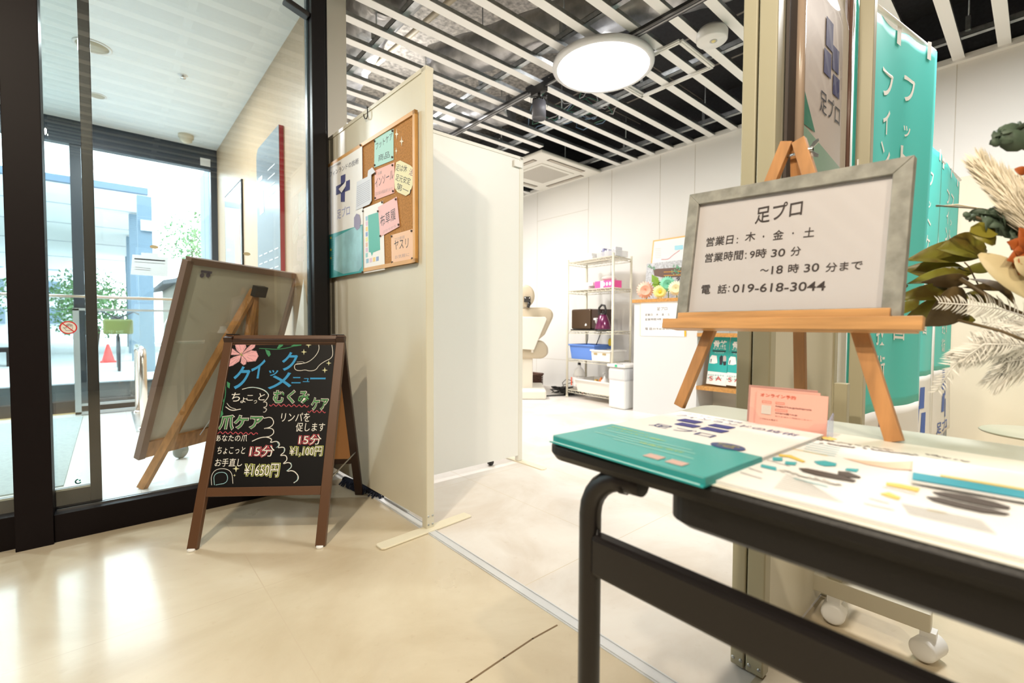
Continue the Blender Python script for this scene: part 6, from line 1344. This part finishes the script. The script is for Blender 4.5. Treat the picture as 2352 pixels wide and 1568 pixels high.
for k, (x0, y0, x1, y1, d0, d1, w, m_) in enumerate(lv):
    leafm(MB(), Lp(x0, y0, d0), Lp(x1, y1, d1), w * 1.5, (to_cam + V((0, 0, rf.uniform(-.2, .9)))).normalized(), rf.uniform(.02, .10), rf.uniform(.1, .3)).build('leaf', m_, fa, solid=.0006)
leafm(MB(), Lp(2248, 583, .62), Lp(2362, 690, .60), .040, to_cam, .05, .15).build('pale_leaf', pale, fa, solid=.0006); leafm(MB(), Lp(2330, 592, .60), Lp(2372, 640, .60), .03, to_cam, .05, .15).build('pale_leaf', pale, fa, solid=.0006)
# eucalyptus
def roundleaf(m, c, r, n): 
    n = n.normalized(); a = n.orthogonal().normalized(); b = n.cross(a); k0 = [c + (a * math.cos(i * math.pi / 5) * r + b * math.sin(i * math.pi / 5) * r * .8) + n * r * .15 * math.cos(i * math.pi / 2.5) for i in range(10)]
    m.add([c] + k0, [(0, i + 1, (i + 1) % 10 + 1) for i in range(10)], True)
for grp in (((2300, 312, .016), (2318, 306, .017), (2330, 325, .020), (2345, 300, .018), (2356, 318, .02), (2290, 322, .008)), ((2250, 495, .013), (2268, 500, .018), (2290, 495, .016), (2310, 505, .020), (2325, 525, .018), (2345, 545, .02), (2300, 520, .016), (2232, 495, .008), (2222, 498, .006), (2275, 515, .014)), ((2340, 590, .012), (2330, 596, .010))):
    m = MB()
    for px, py, r in grp:
        for _ in range(3): roundleaf(m, Lp(px + rf.uniform(-6, 6), py + rf.uniform(-6, 6), .63 + rf.uniform(-.01, .02)), r * .85, to_cam + V([rf.uniform(-.7, .7) for _ in range(3)]))
    m.build('eucalyptus_sprig', euc, fa, solid=.0005)
m = MB(); roundleaf(m, Lp(2262, 538, .62), .022, to_cam + V((.1, 0, .5))); m.add(*(lambda a: (a.v, a.f))(leafm(MB(), Lp(2228, 532, .62), Lp(2292, 538, .62), .024, (to_cam + V((0, 0, .6))).normalized(), .02, .05))); m.build('olive_round_leaf', mat('leaf_olive2', (.22, .19, .02), .45), fa, solid=.0005)
st_ = MB()
for a, b, c, r in (((2400, 745, .66), (2300, 700, .67), (2205, 640, .70), .0035), ((2380, 600, .62), (2330, 530, .63), (2230, 495, .64), .002), ((2400, 480, .62), (2370, 350, .63), (2300, 315, .63), .0022), ((2352, 560, .63), (2240, 478, .66), (2150, 472, .70), .0013), ((2400, 800, .6), (2300, 760, .62), (2200, 735, .66), .002), ((2250, 660, .7), (2225, 612, .7), (2215, 602, .7), .001)):
    st_.tube([Lp(*a), Lp(*b), Lp(*c)], r, 6)
for px, py, d in ((2400, 745, .66), (2380, 600, .62), (2400, 480, .62), (2400, 800, .6)): st_.tube([Lp(px, py, d), hub + V((0, 0, .02)), hub - V((0, 0, .05))], .002, 6)
st_.build('stems', brown, fa)
MB().tube([Lp(2350, 500, .63), Lp(2270, 482, .66), Lp(2200, 470, .69), Lp(2150, 474, .70)], [.0016, .0016, .0013, .0008], 6).build('pale_stem', pale, fa)
# pampas plumes: fine hairs along a stem
def plume(stem, n, ln, m_, nm, drop=.25, w=.0006):
    m = MB(); pts = [Lp(*p) for p in stem]
    for i in range(n):
        t_ = rf.random(); k = min(int(t_ * (len(pts) - 1)), len(pts) - 2); f = t_ * (len(pts) - 1) - k; p = pts[k].lerp(pts[k + 1], f); ax = (pts[k + 1] - pts[k]).normalized()
        sd = V([rf.gauss(0, 1) for _ in range(3)]); sd -= ax * sd.dot(ax); sd.normalize(); l = ln * rf.uniform(.5, 1.1) * (1 - .45 * t_)
        q = p + sd * l * .42 + ax * l * .75 - V((0, 0, drop * l)); md = p.lerp(q, .5) + sd * l * .1; s_ = (q - p).cross(to_cam).normalized() * w
        m.add([p - s_, p + s_, md + s_ * 1.6, q, md - s_ * 1.6], [(0, 1, 2, 3, 4)])
    m.tube(pts, .0012, 5); return m.build(nm, m_, fa)
m_pam = mat('pampas', (.93, .86, .72), .7); m_fern = mat('white_fern', (.95, .93, .87), .6)
plume([(2420, 560, .60), (2345, 480, .61), (2295, 425, .63), (2248, 378, .65)], 1500, .055, m_pam, 'pampas_plume', -.1)
plume([(2430, 480, .60), (2370, 450, .62), (2320, 420, .64)], 700, .05, m_pam, 'pampas_plume', .0)
# white fern plume drooping
def fern(stem, n, ln, nm, wd=.0011):
    m = MB(); pts = [Lp(*p) for p in stem]
    for i in range(n):
        t_ = i / n; k = min(int(t_ * (len(pts) - 1)), len(pts) - 2); f = t_ * (len(pts) - 1) - k; p = pts[k].lerp(pts[k + 1], f); ax = (pts[k + 1] - pts[k]).normalized()
        sd = ax.cross(to_cam).normalized() * (1 if i % 2 else -1); l = ln * (.55 + .45 * math.sin(math.pi * min(t_ + .15, 1)))
        q = p + sd * l * .8 + ax * l * .5 + to_cam * rf.uniform(-.3, .3) * l; leafm(m, p, q, wd * 2.2, to_cam, .08, .1)
    m.tube(pts, .001, 5); return m.build(nm, m_fern, fa)
fern([(2330, 790, .62), (2260, 790, .64), (2190, 840, .66), (2150, 900, .67)], 60, .026, 'white_fern'); fern([(2400, 740, .62), (2300, 710, .64), (2230, 700, .66), (2155, 695, .68)], 64, .024, 'white_fern'); fern([(2380, 820, .62), (2310, 830, .64), (2275, 870, .66)], 40, .022, 'white_fern')
for _ in range(5):
    fern([(2400, 760 + rf.uniform(-20, 50), .60), (2330 + rf.uniform(-20, 20), 770 + rf.uniform(-30, 40), .63), (2230 + rf.uniform(-40, 40), 775 + rf.uniform(-40, 60), .66)], 44, .022, 'white_fern')
plume([(2400, 740, .64), (2300, 770, .65), (2220, 800, .66)], 2200, .055, m_fern, 'fern_fluff', .35, .0007); plume([(2400, 800, .64), (2330, 830, .65), (2290, 860, .66)], 600, .05, m_fern, 'fern_fluff', .35, .0005)
# rust flower
m = MB(); c = Lp(2352, 580, .61)
for k in range(9):
    a = 2 * math.pi * k / 9; leafm(m, c, c + (rt * math.cos(a) + up * math.sin(a)) * .036 + to_cam * .01, .03, to_cam, .1, .1)
m.build('rust_flower', mat('rust', (.38, .085, .012), .6), fa, solid=.0006)
m = MB(); leafm(m, Lp(2330, 388, .61), Lp(2352, 402, .61), .014, to_cam, .1, .2); m.build('rust_bud', mat('rust', (.4, .1, 0)), fa, solid=.0006)
